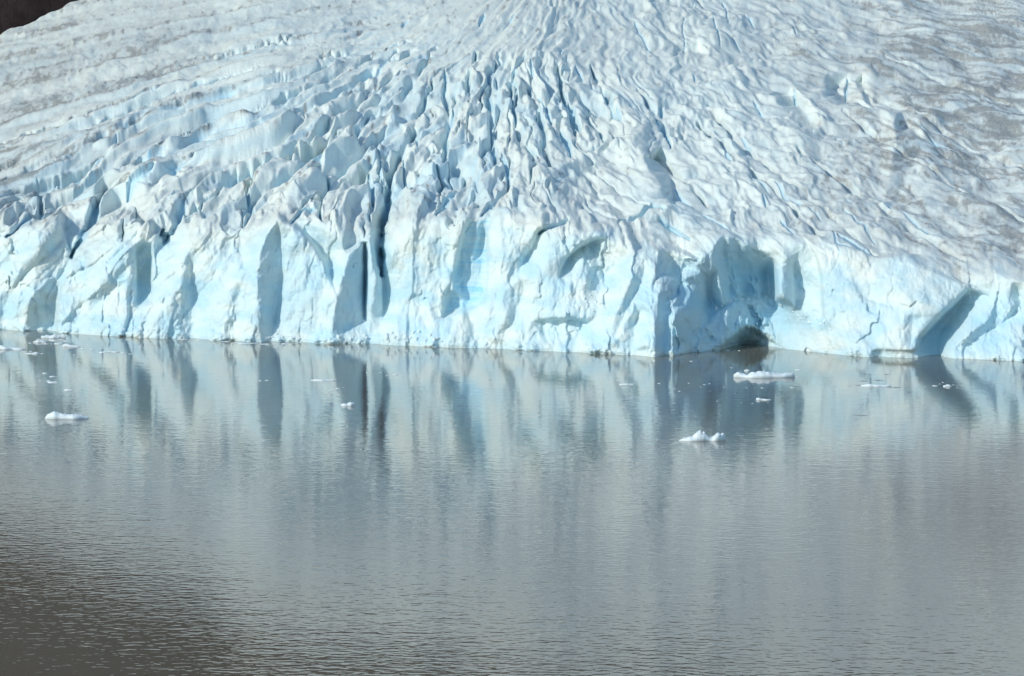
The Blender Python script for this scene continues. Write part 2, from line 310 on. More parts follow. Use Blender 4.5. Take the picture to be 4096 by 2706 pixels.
XW = (PX - CX) / F * D0                                             # plan position of the base sheet

HGT0 = H - (PY - YH) / F * D0
def facets(x, y, seed, jit=.95, tx=1.7, ty=1.0, st=.7):
    ix = np.floor(x).astype(np.int64); iy = np.floor(y).astype(np.int64); f1 = np.full(x.shape, 9.0); out = np.zeros(x.shape)
    for dx in (-1, 0, 1):
        for dy in (-1, 0, 1):
            h = _hash(ix + dx, iy + dy, seed); h2 = _hash(ix + dx, iy + dy, seed + 5)
            ex = x - (ix + dx + .5 + jit * ((h & 0xffff) / 65536.0 - .5)); ey = y - (iy + dy + .5 + jit * ((h >> 16) / 65536.0 - .5))
            d = np.abs(ex) + np.abs(ey) * .8 + .25 * np.hypot(ex, ey); m = d < f1
            val = ((h2 & 0xff) / 255.0 - .5) * tx * ex + (((h2 >> 8) & 0xff) / 255.0 - .5) * ty * ey + (((h2 >> 16) & 0xff) / 255.0 - .5) * st
            out = np.where(m, val, out); f1 = np.where(m, d, f1)
    return out
def spread(pts, power=3.0):
    gx = np.arange(XS[0], XS[-1] + 60, 40.0); gy = np.arange(YS[0], YS[-1] + 60, 40.0)
    X, Y = np.meshgrid(gx, gy); num = 0; den = 0
    for x, y, v in pts:
        w = 1 / ((X - x) ** 2 + (1.6 * (Y - y)) ** 2 + 60 ** 2) ** (power / 2); num = num + w * v; den = den + w
    G = num / den
    fx = (XS - gx[0]) / 40; fy = (YS - gy[0]) / 40
    ix = fx.astype(int); iy = fy.astype(int); ux = fx - ix; uy = (fy - iy)[:, None]
    R0 = G[iy][:, ix] * (1 - ux) + G[iy][:, ix + 1] * ux; R1 = G[iy + 1][:, ix] * (1 - ux) + G[iy + 1][:, ix + 1] * ux
    return R0 * (1 - uy) + R1 * uy

AMP = spread([(200, 300, .9), (700, 230, 1.1), (100, 560, 1.9), (600, 500, 3.0), (1000, 330, 2.4), (1400, 200, 2.2), (1000, 600, 4.4), (300, 720, 4.6), (1400, 600, 4.6),
              (1800, 130, 1.3), (2000, 400, 3.1), (1900, 600, 3.8), (2350, 400, 2.8), (2400, 130, 1.1), (2250, 750, 2.2), (2600, 850, 1.8), (2800, 200, .7), (2800, 480, 1.6), (2700, 720, .9),
              (3200, 400, 1.0), (3000, 800, .9), (3500, 700, .8), (3800, 300, .6), (3900, 900, .7), (4096, 60, .4), (1500, 850, 3), (600, 850, 3.2), (0, 880, 3), (1300, 30, .7), (600, 60, .4), (2000, 20, .6)])
DIRT = spread([(200, 200, .62), (100, 480, .6), (60, 620, .7), (700, 180, .45), (600, 420, .42), (1300, 40, .45), (2100, 40, .5), (1700, 250, .28), (2000, 330, .25), (2800, 60, .42), (3300, 170, .62), (3800, 150, .9), (4000, 450, 1),
               (3650, 560, .85), (3150, 480, .25), (2850, 700, .12), (2700, 900, .2), (3350, 820, .55), (3700, 850, .7), (4050, 900, .8), (2350, 750, .42), (1000, 600, .28), (400, 680, .4), (150, 760, .5), (1500, 700, .2), (600, 880, .25), (1200, 870, .3)])

PYn = PY + 75 * fbm(XW / 13, D0 / 60 + HGT0 / 25, 95, 3)
cliffmask = sstep(-25, 45, PYn - yt)
CMC = sstep(-130, 190, PYn - yt + 60 * fbm(XW / 30, HGT0 / 30, 97, 3))                                  # 1 on the calving face
CM2 = sstep(-90, 60, PYn - yt)
rough = fbm(Afl * 2.6, D0 / 34.0, 51, 3)
fine = fbm(XW / 2.2, D0 / 7.0, 61, 3)
SPC = ST / np.maximum(np.gradient(Afl, axis=1), 1e-4)                  # width of one cell of the pattern, in picture units
def relief(fa, fb, sd):
    A_ = Afl * fa; B_ = Bfl * fb + HGT0 / 70 * CM2
    wa = .30 * perlin(A_ * .9, B_ * 1.0, 5 + sd); wb = .35 * perlin(A_ * .8 + 9, B_ * .9, 6 + sd)
    n1 = perlin(A_ * .80 + wa, B_ * .36 + wb * .5, 11 + sd); n2 = perlin(A_ * 1.8 + wa * 1.5, B_ * 1.0 + wb, 12 + sd); n3 = perlin(A_ * 4.0 + wa * 3, B_ * 2.6 + wb * 2, 13 + sd)
    bil1 = np.sqrt(n1 * n1 + .004); bil2 = np.sqrt(n2 * n2 + .003); bil3 = np.sqrt(n3 * n3 + .003)
    q1, q2, qc = worley(A_ * .95 + wa * .6, B_ * .62 + wb, 21 + sd)
    cut = np.exp(-((q2 - q1) / .11) ** 2)
    patch = sstep(-.3, .3, fbm(A_ * .5, B_ * .4, 71 + sd, 2))
    streak2 = fbm(A_ * 4.5, B_ * 1.1, 41 + sd, 3)
    thick = sstep(35, 80, SPC / fa)
    def saw(p, e=.80):
        t = p - np.floor(p); up = sstep(0, e, t); return np.where(t < e, up, 1 - sstep(e, 1.0, t))
    m1 = np.clip(.62 + .75 * fbm(A_ * .7, B_ * .8, 51 + sd, 2), .1, 1.25); m2 = np.clip(.55 + .9 * fbm(A_ * 1.2, B_ * 1.4, 53 + sd, 2), .05, 1.3)
    sw1 = saw(A_ * 1.0 + .55 * fbm(A_ * .45, B_ * .55, 55 + sd, 3)) * m1; sw2 = saw(A_ * 2.4 + .6 * fbm(A_ * .9, B_ * 1.0, 57 + sd, 3), .62) * m2
    fx1 = .30 * fbm(A_ * 1.1, B_ * 1.2, 61 + sd, 2); fy1 = .30 * fbm(A_ * 1.0 + 4, B_ * 1.1, 63 + sd, 2)
    F1 = facets(A_ * 1.15 + fx1, B_ * .85 + fy1, 65 + sd, 1.0, 2.6, .9, .9); F2 = facets(A_ * 2.5 + fx1 * 2, B_ * 2.0 + fy1 * 2, 67 + sd, 1.0, 2.4, .9, .9); F3 = facets(A_ * 5.2 + fx1 * 4, B_ * 4.6 + fy1 * 4, 69 + sd, 1.0, 2.0, .8, .8)
    brk = np.clip(.65 + .8 * fbm(A_ * .6, B_ * .6, 73 + sd, 2), .2, 1.2)
    h = AMP * (SAWW * (1.5 * sw1 + .55 * sw2 * thick) + .35 * (1 - SAWW) * sw1 + 1.5 * F1 * brk + 1.05 * F2 * brk + .50 * F3 + .9 * bil1 + .75 * bil2 * (.6 + .8 * patch) + .35 * bil3 - .75 * cut * patch - 1.6)
    ph = A_ * 1.0 + .55 * fbm(A_ * .45, B_ * .55, 55 + sd, 3); ph = ph - np.floor(ph)
    wall = sstep(.78, .86, ph) * sstep(1.0, .95, ph) * m1 * SAWW
    top = sstep(.35, .62, ph) * sstep(.84, .74, ph) * SAWW
    return h, bil1 * 2.2 - .6 + .5 * bil2 - .4 * cut, streak2, wall, top
SAWW = spread([(200, 300, .7), (300, 700, 1.3), (500, 560, 1.6), (800, 430, 1.6), (1000, 560, 1.4), (1400, 300, 1.1), (1000, 900, .9), (2000, 400, .75), (2000, 800, .75), (2400, 300, .45), (2400, 800, .45), (3000, 500, .2), (2800, 900, .25), (3600, 400, .12), (3600, 900, .15), (4000, 800, .12), (2800, 150, .3)])
mixw = sstep(75, 150, SPC)
h1, d1, s1_, wl1, tp1 = relief(1.0, 1.0, 0); h2, d2, s2_, wl2, tp2 = relief(.42, 1.1, 100)
RIGHT = np.maximum(sstep(.55, .25, SAWW) * sstep(2200, 2700, PX), sstep(2.8, 1.5, AMP) * sstep(2000, 1500, PX))
wR = .5 * fbm(Afl * .6, Bfl * 1.2, 701, 3)
hR = (.35 + AMP) * (1.5 * fbm(Afl * .8 + wR, Bfl * 1.9, 703, 4) + 1.1 * np.abs(perlin(Afl * 1.5 + wR, Bfl * 3.2, 705)) + .7 * np.abs(perlin(Afl * 3.4 + wR * 2, Bfl * 6, 707)) + .3 * fbm(Afl * 5, Bfl * 7, 709, 2) + .7 * facets(Afl * 1.6 + wR, Bfl * 3.0, 721, 1.0, 2.0, .8, .9) + .28 * facets(Afl * 3.6 + wR, Bfl * 6.0, 723, 1.0, 2.0, .8, .9))
h1 = h1 * (1 - RIGHT) + hR * RIGHT; h2 = h2 * (1 - RIGHT) + hR * RIGHT
hL = (.3 + AMP) * (.8 * fbm(XW / 17, D0 / 26, 731, 4) + .55 * facets(XW / 15 + wR, D0 / 30 + wR, 733, 1.0, 1.6, .8, .8) + .30 * facets(XW / 5.5 + wR * 2, D0 / 13 + wR, 735, 1.0, 1.8, 1.0, .9) + .8 * np.abs(perlin(Afl * 1.1 + wR, Bfl * 3.5, 737)) + .4 * np.abs(perlin(XW / 6, D0 / 12, 739)))
LFT = sstep(2.3, 1.2, AMP) * sstep(2000, 1500, PX) * .95
h1 = h1 * (1 - LFT) + hL * LFT; h2 = h2 * (1 - LFT) + hL * LFT
sR = fbm(Afl * 3.0 + wR * 2, Bfl * 3.5, 711, 4) * (1 - .6 * LFT) + .9 * LFT * fbm(XW / 14, D0 / 16, 713, 5)
s1_ = s1_ * (1 - RIGHT) + sR * RIGHT; s2_ = s2_ * (1 - RIGHT) + sR * RIGHT
WALL = wl1 * mixw + wl2 * (1 - mixw); TOPS = tp1 * mixw + tp2 * (1 - mixw)
HP = h1 * mixw + h2 * (1 - mixw); dome = d1 * mixw + d2 * (1 - mixw); streak2 = s1_ * mixw + s2_ * (1 - mixw)
HP += (.35 + .22 * AMP) * rough + (.08 + .02 * AMP) * fine + (1 - SAWW) * sstep(2300, 2900, PX) * (3.6 * fbm(XW / 42, D0 / 60, 311, 2) + 1.7 * fbm(XW / 16, D0 / 30, 312, 2))
HP = blur(HP, 1.2, 1.0)
FLUTE = HP * CM2
HP *= (1 - CM2)

# ------------------------------------------------------------------ strokes: crevasses and cracks cut one by one
BLUE = np.zeros((NY, NX)); CUT = np.zeros((NY, NX)); STAIN = np.zeros((NY, NX))
def seg_dist(pts, margin):
    x0 = min(p[0] for p in pts) - margin; x1 = max(p[0] for p in pts) + margin; y0 = min(p[1] for p in pts) - margin; y1 = max(p[1] for p in pts) + margin
    i0 = max(0, int((x0 - XS[0]) / ST)); i1 = min(NX, int((x1 - XS[0]) / ST) + 2); j0 = max(0, int((y0 - YS[0]) / ST)); j1 = min(NY, int((y1 - YS[0]) / ST) + 2)
    if i0 >= i1 or j0 >= j1: return None
    x = PX[j0:j1, i0:i1]; y = PY[j0:j1, i0:i1]
    x = x + 9 * perlin(x / 55, y / 55, 88) + 3 * perlin(x / 14, y / 14, 89); best = np.full(x.shape, 1e9); tt = np.zeros(x.shape); n = len(pts) - 1
    for s in range(n):
        ax, ay = pts[s]; bx, by = pts[s + 1]; L2 = (bx - ax) ** 2 + (by - ay) ** 2 + 1e-9
        t = np.clip(((x - ax) * (bx - ax) + (y - ay) * (by - ay)) / L2, 0, 1)
        d = np.hypot(x - ax - t * (bx - ax), y - ay - t * (by - ay)); m = d < best
        best = np.where(m, d, best); tt = np.where(m, (s + t) / n, tt)
    return (slice(j0, j1), slice(i0, i1)), best, tt
def rifts(freq, seed, wpx, depth, keep, weight, cover, blue):
    """long crevasses that follow the flow, each broken here and there"""
    p = Afl * freq + .42 * fbm(Afl * freq * .5, Bfl * .5, seed, 3) + .05 * fbm(XW / 5, D0 / 9, seed + 3, 2)
    n = np.round(p); d = np.abs(p - n) / np.maximum(np.abs(np.gradient(p, axis=1)), np.abs(np.gradient(p, axis=0))) * ST      # picture units to the line
    run = perlin(Bfl * .62 + n * 7.31, n * 3.17 + .5, seed + 9) + .5 * perlin(Bfl * 1.7 + n * 5.1, n * 1.7 + .5, seed + 11)
    on = sstep(keep, keep + .22, run) * weight
    wv = wpx * (.45 + .9 * np.clip(run - keep, 0, 1)) * (.75 + .5 * perlin(XW / 6, D0 / 12, seed + 13))
    g = np.exp(-(d / np.maximum(wv, 1.5)) ** 4) * on * cover
    CUT[:] = np.maximum(CUT, depth * g * np.clip(AMP / 3.5, .25, 1.15)); BLUE[:] = np.maximum(BLUE, blue * np.exp(-(d / (np.maximum(wv, 1.5) * 1.7)) ** 2) * on * cover)
fieldw = 1 - CM2
sw_ = np.clip(SAWW * 1.3, 0, 1) * sstep(.9, 2.2, AMP)
rifts(.80, 801, 8, 9, -.12, mixw * sw_, fieldw, .55); rifts(.36, 821, 8, 9, -.12, (1 - mixw) * sw_, fieldw, .55)
rifts(.62, 811, 10, 12, -.05, sstep(1900, 1300, PX) * sw_, fieldw, .35)
rifts(1.7, 841, 4.5, 4.5, .05, mixw * sw_, fieldw, .35); rifts(.8, 861, 4.5, 4.5, .05, (1 - mixw) * sw_, fieldw, .35)
rifts(.7, 881, 4, 3.5, .12, np.clip(1 - SAWW * 1.3, 0, 1) * sstep(2300, 2700, PX) * .9, fieldw, .25)
def crevasse(reg, w, depth, *pts, blue=.8):
    ox, oy, s = REG[reg]; q = [(ox + x * s, oy + y * s) for x, y in pts]
    r = seg_dist(q, w * 3)
    if r is None: return
    sl, d, t = r; ww = w * (.35 + .65 * np.sin(np.pi * np.clip(t, .02, .98)) ** .6)
    if reg == 8:
        vx, vy = PX[sl], PY[sl]; ww = ww * (1 + .55 * perlin(vx / 60, vy / 40, 91)); br = np.clip(.62 + 1.0 * perlin(vx / 95, vy / 60, 92), .06, 1.1)
        g = np.exp(-(d / ww) ** 2.6) * br
    else: g = np.exp(-(d / ww) ** 4); br = 1.0
    CUT[sl] = np.maximum(CUT[sl], depth * g); BLUE[sl] = np.maximum(BLUE[sl], blue * br * np.exp(-(d / (ww * 1.8)) ** 2))
def stain(reg, w, a, *pts):
    ox, oy, s = REG[reg]; q = [(ox + x * s, oy + y * s) for x, y in pts]
    r = seg_dist(q, w * 3)
    if r is None: return
    sl, d, t = r; STAIN[sl] = np.maximum(STAIN[sl], a * np.exp(-(d / w) ** 2))

for w, dp, pts in [
    (7, 14, ((812, 470), (808, 600), (822, 690))), (6, 10, ((1163, 510), (1175, 575))), (7, 13, ((1118, 570), (1130, 710))), (11, 15, ((872, 735), (845, 800), (830, 875))),
    (8, 16, ((832, 880), (815, 960), (798, 1045))), (8, 16, ((1120, 820), (1133, 920), (1157, 1020))), (7, 12, ((1450, 620), (1500, 700), (1530, 810))), (8, 14, ((1438, 765), (1470, 860), (1480, 950), (1500, 1050), (1532, 1105))),
    (9, 14, ((1590, 860), (1630, 930), (1662, 1020))), (10, 22, ((1655, 655), (1680, 740), (1722, 870))), (8, 12, ((1897, 600), (1946, 690))), (7, 10, ((1982, 715), (2006, 780))), (9, 12, ((2262, 715), (2292, 765))),
    (8, 14, ((2248, 785), (2290, 880), (2342, 1015))), (5, 10, ((362, 940), (365, 1100), (400, 1300))), (5, 12, ((540, 1050), (547, 1200))), (7, 14, ((445, 1190), (438, 1350))), (9, 9, ((950, 1090), (905, 1250), (825, 1345))),
    (6, 8, ((1023, 1200), (1036, 1275))), (6, 8, ((1400, 430), (1396, 500))), (5, 8, ((980, 550), (972, 625))), (5, 7, ((1240, 1130), (1245, 1240))), (6, 8, ((620, 880), (632, 980))), (5, 6, ((1605, 330), (1604, 362))),
    (6, 7, ((470, 350), (430, 410), (370, 470), (310, 540))), (5, 6, ((560, 150), (520, 190))), (6, 8, ((1080, 100), (1050, 160))), (5, 5, ((1280, 90), (1200, 190))), (5, 5, ((2090, 140), (2200, 330))), (4, 5, ((1700, 450), (1760, 520))),
    (5, 7, ((1600, 590), (1610, 650))), (6, 8, ((1210, 980), (1215, 1060))), (5, 8, ((740, 390), (650, 400), (560, 450)))]:
    crevasse(6, w * .85, dp * .36, *pts, blue=.6)
for w, dp, pts in [
    (4, 5, ((315, 10), (345, 160))), (4, 5, ((245, 140), (295, 300))), (3, 4, ((60, 140), (60, 350))), (3, 3, ((120, 20), (118, 60))), (4, 4, ((370, 250), (410, 320))), (4, 4, ((440, 90), (500, 170))), (4, 5, ((735, 150), (770, 215))),
    (6, 8, ((748, 560), (755, 620), (772, 690))), (5, 8, ((1085, 490), (1080, 640))), (6, 6, ((300, 910), (330, 990), (360, 1025))), (7, 6, ((5, 1190), (60, 1250), (110, 1275))), (5, 5, ((160, 1330), (260, 1390), (360, 1450))),
    (6, 6, ((640, 1180), (700, 1240), (800, 1280))), (5, 5, ((470, 1140), (560, 1200), (590, 1230))), (5, 5, ((545, 1270), (580, 1325))), (6, 5, ((670, 1380), (760, 1460))), (5, 5, ((1000, 1450), (1020, 1530), (1100, 1560))), (4, 4, ((1080, 1270), (1120, 1300))),
    (5, 4, ((1320, 1290), (1450, 1350), (1560, 1440), (1700, 1500))), (5, 4, ((1070, 1320), (1200, 1450), (1265, 1530))), (4, 4, ((840, 1310), (930, 1380))), (4, 3, ((1500, 790), (1650, 900), (1820, 990))), (3, 3, ((1900, 930), (2195, 1080))),
    (3, 3, ((1640, 240), (1800, 300), (1960, 380))), (4, 3, ((1010, 860), (1060, 920))), (4, 4, ((420, 870), (480, 930))), (5, 5, ((500, 640), (560, 720))), (4, 4, ((120, 480), (130, 520)))]:
    crevasse(7, w * .8, dp * .4, *pts, blue=.6)
for w, dp, pts in [
    (9, 12, ((270, 1180), (275, 1270))), (7, 8, ((780, 900), (765, 965))), (8, 8, ((1010, 1000), (1020, 1050))), (6, 7, ((1460, 1060), (1480, 1110))), (7, 9, ((2310, 740), (2320, 800))), (6, 6, ((1285, 630), (1270, 690))),
    (6, 7, ((2080, 690), (2060, 750))), (5, 6, ((460, 930), (450, 960), (420, 990))), (6, 6, ((960, 1000), (965, 1060))), (5, 5, ((1910, 280), (1840, 400), (1700, 450))), (6, 6, ((560, 1150), (550, 1190))), (6, 5, ((180, 1080), (210, 1100))),
    (6, 6, ((2280, 190), (2210, 260))), (5, 5, ((1640, 840), (1700, 800)))]:
    if w > 6.5: crevasse(5, w * .85, dp * .35, *pts, blue=.7)
for reg, w, dp, pts in [
    (1, 5, 9, ((640, 170), (655, 240), (600, 340), (560, 400))), (1, 4, 8, ((838, 290), (832, 450))), (1, 5, 8, ((922, 180), (925, 270))), (1, 5, 9, ((1635, 190), (1642, 300))), (1, 5, 12, ((2182, 70), (2182, 270))), (1, 6, 9, ((1112, 380), (1105, 470))),
    (1, 4, 9, ((60, 690), (65, 775))), (1, 3, 5, ((382, 720), (382, 880))), (1, 4, 4, ((675, 700), (665, 900), (640, 1050))), (1, 4, 4, ((820, 700), (800, 900))), (1, 3, 3, ((1560, 620), (1590, 720))), (1, 3, 3, ((1640, 790), (1690, 860))), (1, 3, 4, ((2115, 960), (2122, 1110))),
    (1, 3, 3, ((1770, 520), (1650, 570))), (1, 3, 2.5, ((1880, 780), (1850, 900), (1860, 1000))), (1, 4, 4, ((2000, 700), (2020, 800), (1990, 830))), (1, 6, 6, ((2290, 190), (2290, 290))), (1, 4, 5, ((2200, 520), (2245, 735))),
    (2, 3, 6, ((240, 300), (235, 420), (270, 480))), (2, 3, 6, ((310, 340), (345, 480), (370, 600))), (2, 3, 5, ((866, 320), (862, 430))), (2, 3, 4, ((840, 545), (850, 740))), (2, 3, 5, ((1103, 560), (1085, 815))), (2, 4, 4, ((1230, 580), (1200, 640), (1195, 720))),
    (2, 3, 3, ((1270, 340), (1265, 520))), (2, 4, 4, ((1600, 830), (1520, 960))), (2, 4, 4, ((1690, 820), (1660, 960))), (2, 3, 3, ((1640, 820), (1610, 960))), (2, 5, 6, ((1590, 390), (1620, 440))), (2, 4, 5, ((1330, 1060), (1330, 1130))), (2, 4, 4, ((1380, 850), (1340, 920))),
    (3, 4, 6, ((755, 560), (775, 640), (760, 760))), (3, 3, 5, ((1130, 420), (1280, 510))), (3, 5, 5, ((990, 790), (990, 900))), (3, 4, 4, ((1500, 560), (1560, 900))), (3, 4, 5, ((1210, 900), (1280, 1150))), (3, 4, 5, ((1320, 1050), (1280, 1160))), (3, 3, 4, ((1480, 960), (1470, 1010))), (3, 3, 4, ((1630, 940), (1640, 1000))),
    (3, 4, 4, ((600, 1060), (620, 1110))), (3, 4, 4, ((540, 1010), (610, 1020))), (3, 3, 4, ((590, 1270), (690, 1220))), (3, 4, 5, ((1420, 1170), (1440, 1290))), (3, 3, 4, ((1560, 1000), (1720, 1060))), (3, 3, 3, ((1500, 1080), (1650, 1110))),
    (4, 4, 6, ((560, 90), (610, 250), (590, 350), (530, 490))), (4, 4, 5, ((600, 110), (660, 220), (700, 340))), (4, 3, 3, ((560, 600), (585, 690))), (4, 3, 3, ((680, 480), (640, 580), (600, 600))), (4, 3, 3, ((950, 310), (910, 410))), (4, 3, 3, ((770, 430), (700, 450))), (4, 3, 3, ((325, 620), (315, 720))),
    (4, 3, 4, ((1780, 545), (1790, 620))), (4, 3, 3, ((520, 900), (580, 970), (540, 1040))), (4, 3, 3, ((600, 1000), (700, 1170))), (4, 4, 5, ((2280, 560), (2350, 720))), (4, 4, 4, ((2260, 640), (2230, 860), (2150, 960), (2000, 1190))), (4, 4, 3, ((1190, 1000), (1190, 1120))), (4, 3, 3, ((1290, 1060), (1280, 1190))), (4, 4, 5, ((1500, 1090), (1530, 1240)))]:
    crevasse(reg, w * .9, dp * (.08 if dp < 7 else .55), *pts, blue=.35)
LONG = [(8, 9, ((60, 385), (200, 330), (330, 270), (430, 235), (560, 200), (640, 165))), (10, 11, ((20, 470), (90, 440), (170, 390), (250, 350), (330, 300), (430, 265), (540, 235), (640, 195), (760, 150))),
    (11, 12, ((100, 500), (140, 440), (200, 415), (300, 375), (400, 330), (520, 280), (640, 235), (750, 185), (860, 130))), (12, 13, ((200, 520), (235, 450), (320, 410), (420, 370), (540, 320), (640, 280), (740, 235), (840, 180), (920, 120))),
    (12, 13, ((370, 545), (420, 470), (500, 415), (620, 360), (720, 310), (810, 250), (890, 190), (960, 110))), (11, 12, ((560, 490), (600, 440), (680, 390), (760, 350), (830, 290), (900, 240), (960, 180), (1010, 110))),
    (9, 10, ((745, 500), (745, 430), (790, 380), (850, 330), (900, 290))), (13, 18, ((884, 640), (890, 530), (900, 440), (905, 380), (930, 330), (962, 285))), (9, 10, ((1010, 480), (1060, 420), (1082, 370))),
    (10, 12, ((1030, 370), (1035, 300), (1040, 250), (1032, 185))), (10, 12, ((1147, 362), (1140, 300), (1135, 250), (1132, 190), (1150, 140))), (10, 12, ((1272, 372), (1262, 300), (1250, 250), (1225, 190))), (10, 13, ((1333, 300), (1320, 250), (1300, 200), (1290, 150))),
    (8, 9, ((1430, 262), (1400, 210), (1370, 150))), (9, 10, ((1556, 342), (1535, 290), (1518, 250), (1480, 200))), (7, 8, ((1090, 240), (1085, 180), (1105, 120))), (7, 8, ((1200, 300), (1190, 240), (1180, 170), (1195, 110)))]
for i_, (w, dp, pts) in enumerate(LONG): crevasse(8, w * (1.15 if i_ < 6 else 1), dp * (.8 if i_ < 6 else .9), *pts, blue=.6)
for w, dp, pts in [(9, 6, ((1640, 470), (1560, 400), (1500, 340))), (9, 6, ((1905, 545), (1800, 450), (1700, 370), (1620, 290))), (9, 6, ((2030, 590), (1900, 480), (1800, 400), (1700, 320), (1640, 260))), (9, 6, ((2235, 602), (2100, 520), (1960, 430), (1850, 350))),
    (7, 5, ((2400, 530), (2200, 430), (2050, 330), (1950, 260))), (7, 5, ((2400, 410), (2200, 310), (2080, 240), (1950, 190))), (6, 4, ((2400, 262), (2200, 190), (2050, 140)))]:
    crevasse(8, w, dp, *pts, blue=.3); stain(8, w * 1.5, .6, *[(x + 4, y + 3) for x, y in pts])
for reg, w, dp, pts in [(1, 13, 13, ((490, 560), (590, 350), (650, 210), (720, 70))), (1, 9, 8, ((1110, 470), (1190, 320), (1240, 160), (1330, 60))), (1, 12, 11, ((40, 420), (200, 290), (275, 200), (285, 40))), (1, 8, 7, ((1640, 320), (1720, 200), (1660, 80))), (1, 8, 7, ((1975, 320), (2040, 230), (2180, 200))),
    (1, 8, 6, ((860, 110), (900, 40), (1040, -60))), (1, 10, 8, ((430, 120), (560, 20), (700, -70))), (2, 12, 14, ((388, 320), (425, 120), (440, -60))), (2, 10, 8, ((760, 260), (860, 110), (930, -20))), (2, 8, 6, ((1245, 70), (1240, -70), (1200, -160))), (2, 9, 6, ((1070, 270), (1240, 60))), (2, 8, 6, ((310, 280), (325, 100), (300, -60))),
    (3, 9, 6, ((420, 190), (620, 140), (740, 60), (860, 150))), (3, 7, 5, ((1090, 380), (900, 260), (800, 220))), (2, 7, 6, ((1640, 290), (1500, 330), (1450, 400))), (4, 7, 4, ((600, 100), (760, 190), (950, 290)))]:
    crevasse(reg, w, dp, *pts, blue=.6)
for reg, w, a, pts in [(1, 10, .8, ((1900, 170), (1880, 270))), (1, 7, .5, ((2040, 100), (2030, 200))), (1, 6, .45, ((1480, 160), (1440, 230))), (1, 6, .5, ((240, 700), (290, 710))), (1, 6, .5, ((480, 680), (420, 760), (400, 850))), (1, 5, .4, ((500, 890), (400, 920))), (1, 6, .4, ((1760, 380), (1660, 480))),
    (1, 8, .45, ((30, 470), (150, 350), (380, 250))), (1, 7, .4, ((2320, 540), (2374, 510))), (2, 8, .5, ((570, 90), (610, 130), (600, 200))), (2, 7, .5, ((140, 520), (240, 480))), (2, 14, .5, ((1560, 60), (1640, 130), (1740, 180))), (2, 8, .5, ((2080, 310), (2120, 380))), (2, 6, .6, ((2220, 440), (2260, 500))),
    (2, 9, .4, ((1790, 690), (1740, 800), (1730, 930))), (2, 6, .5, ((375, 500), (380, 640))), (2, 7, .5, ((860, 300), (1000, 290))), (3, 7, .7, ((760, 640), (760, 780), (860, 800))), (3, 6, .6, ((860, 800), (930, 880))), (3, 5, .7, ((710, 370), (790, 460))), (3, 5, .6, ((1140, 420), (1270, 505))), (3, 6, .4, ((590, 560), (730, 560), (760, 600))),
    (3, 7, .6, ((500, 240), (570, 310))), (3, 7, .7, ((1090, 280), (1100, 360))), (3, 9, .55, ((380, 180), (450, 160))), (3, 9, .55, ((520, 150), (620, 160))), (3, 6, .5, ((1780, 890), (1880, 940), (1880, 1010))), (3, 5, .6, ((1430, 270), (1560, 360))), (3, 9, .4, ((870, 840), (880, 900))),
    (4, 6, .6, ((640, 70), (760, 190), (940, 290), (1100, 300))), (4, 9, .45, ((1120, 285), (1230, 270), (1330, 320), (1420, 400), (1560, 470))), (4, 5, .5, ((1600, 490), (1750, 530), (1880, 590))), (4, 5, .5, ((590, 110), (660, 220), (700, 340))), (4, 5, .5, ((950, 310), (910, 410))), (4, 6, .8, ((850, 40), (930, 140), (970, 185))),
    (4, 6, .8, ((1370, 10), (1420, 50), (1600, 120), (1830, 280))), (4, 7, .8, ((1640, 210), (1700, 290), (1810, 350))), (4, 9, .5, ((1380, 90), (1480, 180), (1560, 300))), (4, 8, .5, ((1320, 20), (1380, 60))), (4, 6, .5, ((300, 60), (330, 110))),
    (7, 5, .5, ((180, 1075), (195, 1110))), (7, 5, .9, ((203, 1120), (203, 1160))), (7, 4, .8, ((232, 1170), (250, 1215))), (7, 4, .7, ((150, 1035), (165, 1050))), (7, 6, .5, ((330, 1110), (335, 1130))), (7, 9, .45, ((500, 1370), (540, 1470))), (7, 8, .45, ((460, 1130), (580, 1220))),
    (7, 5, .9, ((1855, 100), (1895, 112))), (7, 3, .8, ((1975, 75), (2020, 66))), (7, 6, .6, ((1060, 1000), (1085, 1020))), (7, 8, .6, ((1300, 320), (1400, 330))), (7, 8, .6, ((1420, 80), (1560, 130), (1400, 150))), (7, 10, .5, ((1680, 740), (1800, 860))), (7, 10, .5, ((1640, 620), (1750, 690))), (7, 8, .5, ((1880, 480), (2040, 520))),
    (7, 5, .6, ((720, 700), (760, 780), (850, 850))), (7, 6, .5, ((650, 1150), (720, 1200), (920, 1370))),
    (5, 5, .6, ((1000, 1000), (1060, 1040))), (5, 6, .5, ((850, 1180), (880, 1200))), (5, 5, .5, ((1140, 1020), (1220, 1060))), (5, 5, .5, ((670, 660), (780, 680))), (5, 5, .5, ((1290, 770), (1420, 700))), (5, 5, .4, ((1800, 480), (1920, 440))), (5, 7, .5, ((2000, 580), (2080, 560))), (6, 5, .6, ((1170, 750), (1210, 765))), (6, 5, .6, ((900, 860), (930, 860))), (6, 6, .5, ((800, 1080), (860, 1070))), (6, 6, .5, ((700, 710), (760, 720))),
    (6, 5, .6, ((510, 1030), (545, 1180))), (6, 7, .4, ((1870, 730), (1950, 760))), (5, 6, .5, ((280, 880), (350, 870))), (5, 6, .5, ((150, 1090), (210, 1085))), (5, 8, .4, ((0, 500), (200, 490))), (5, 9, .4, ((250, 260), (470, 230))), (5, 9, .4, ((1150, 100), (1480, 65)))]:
    stain(reg, w, a, *pts)

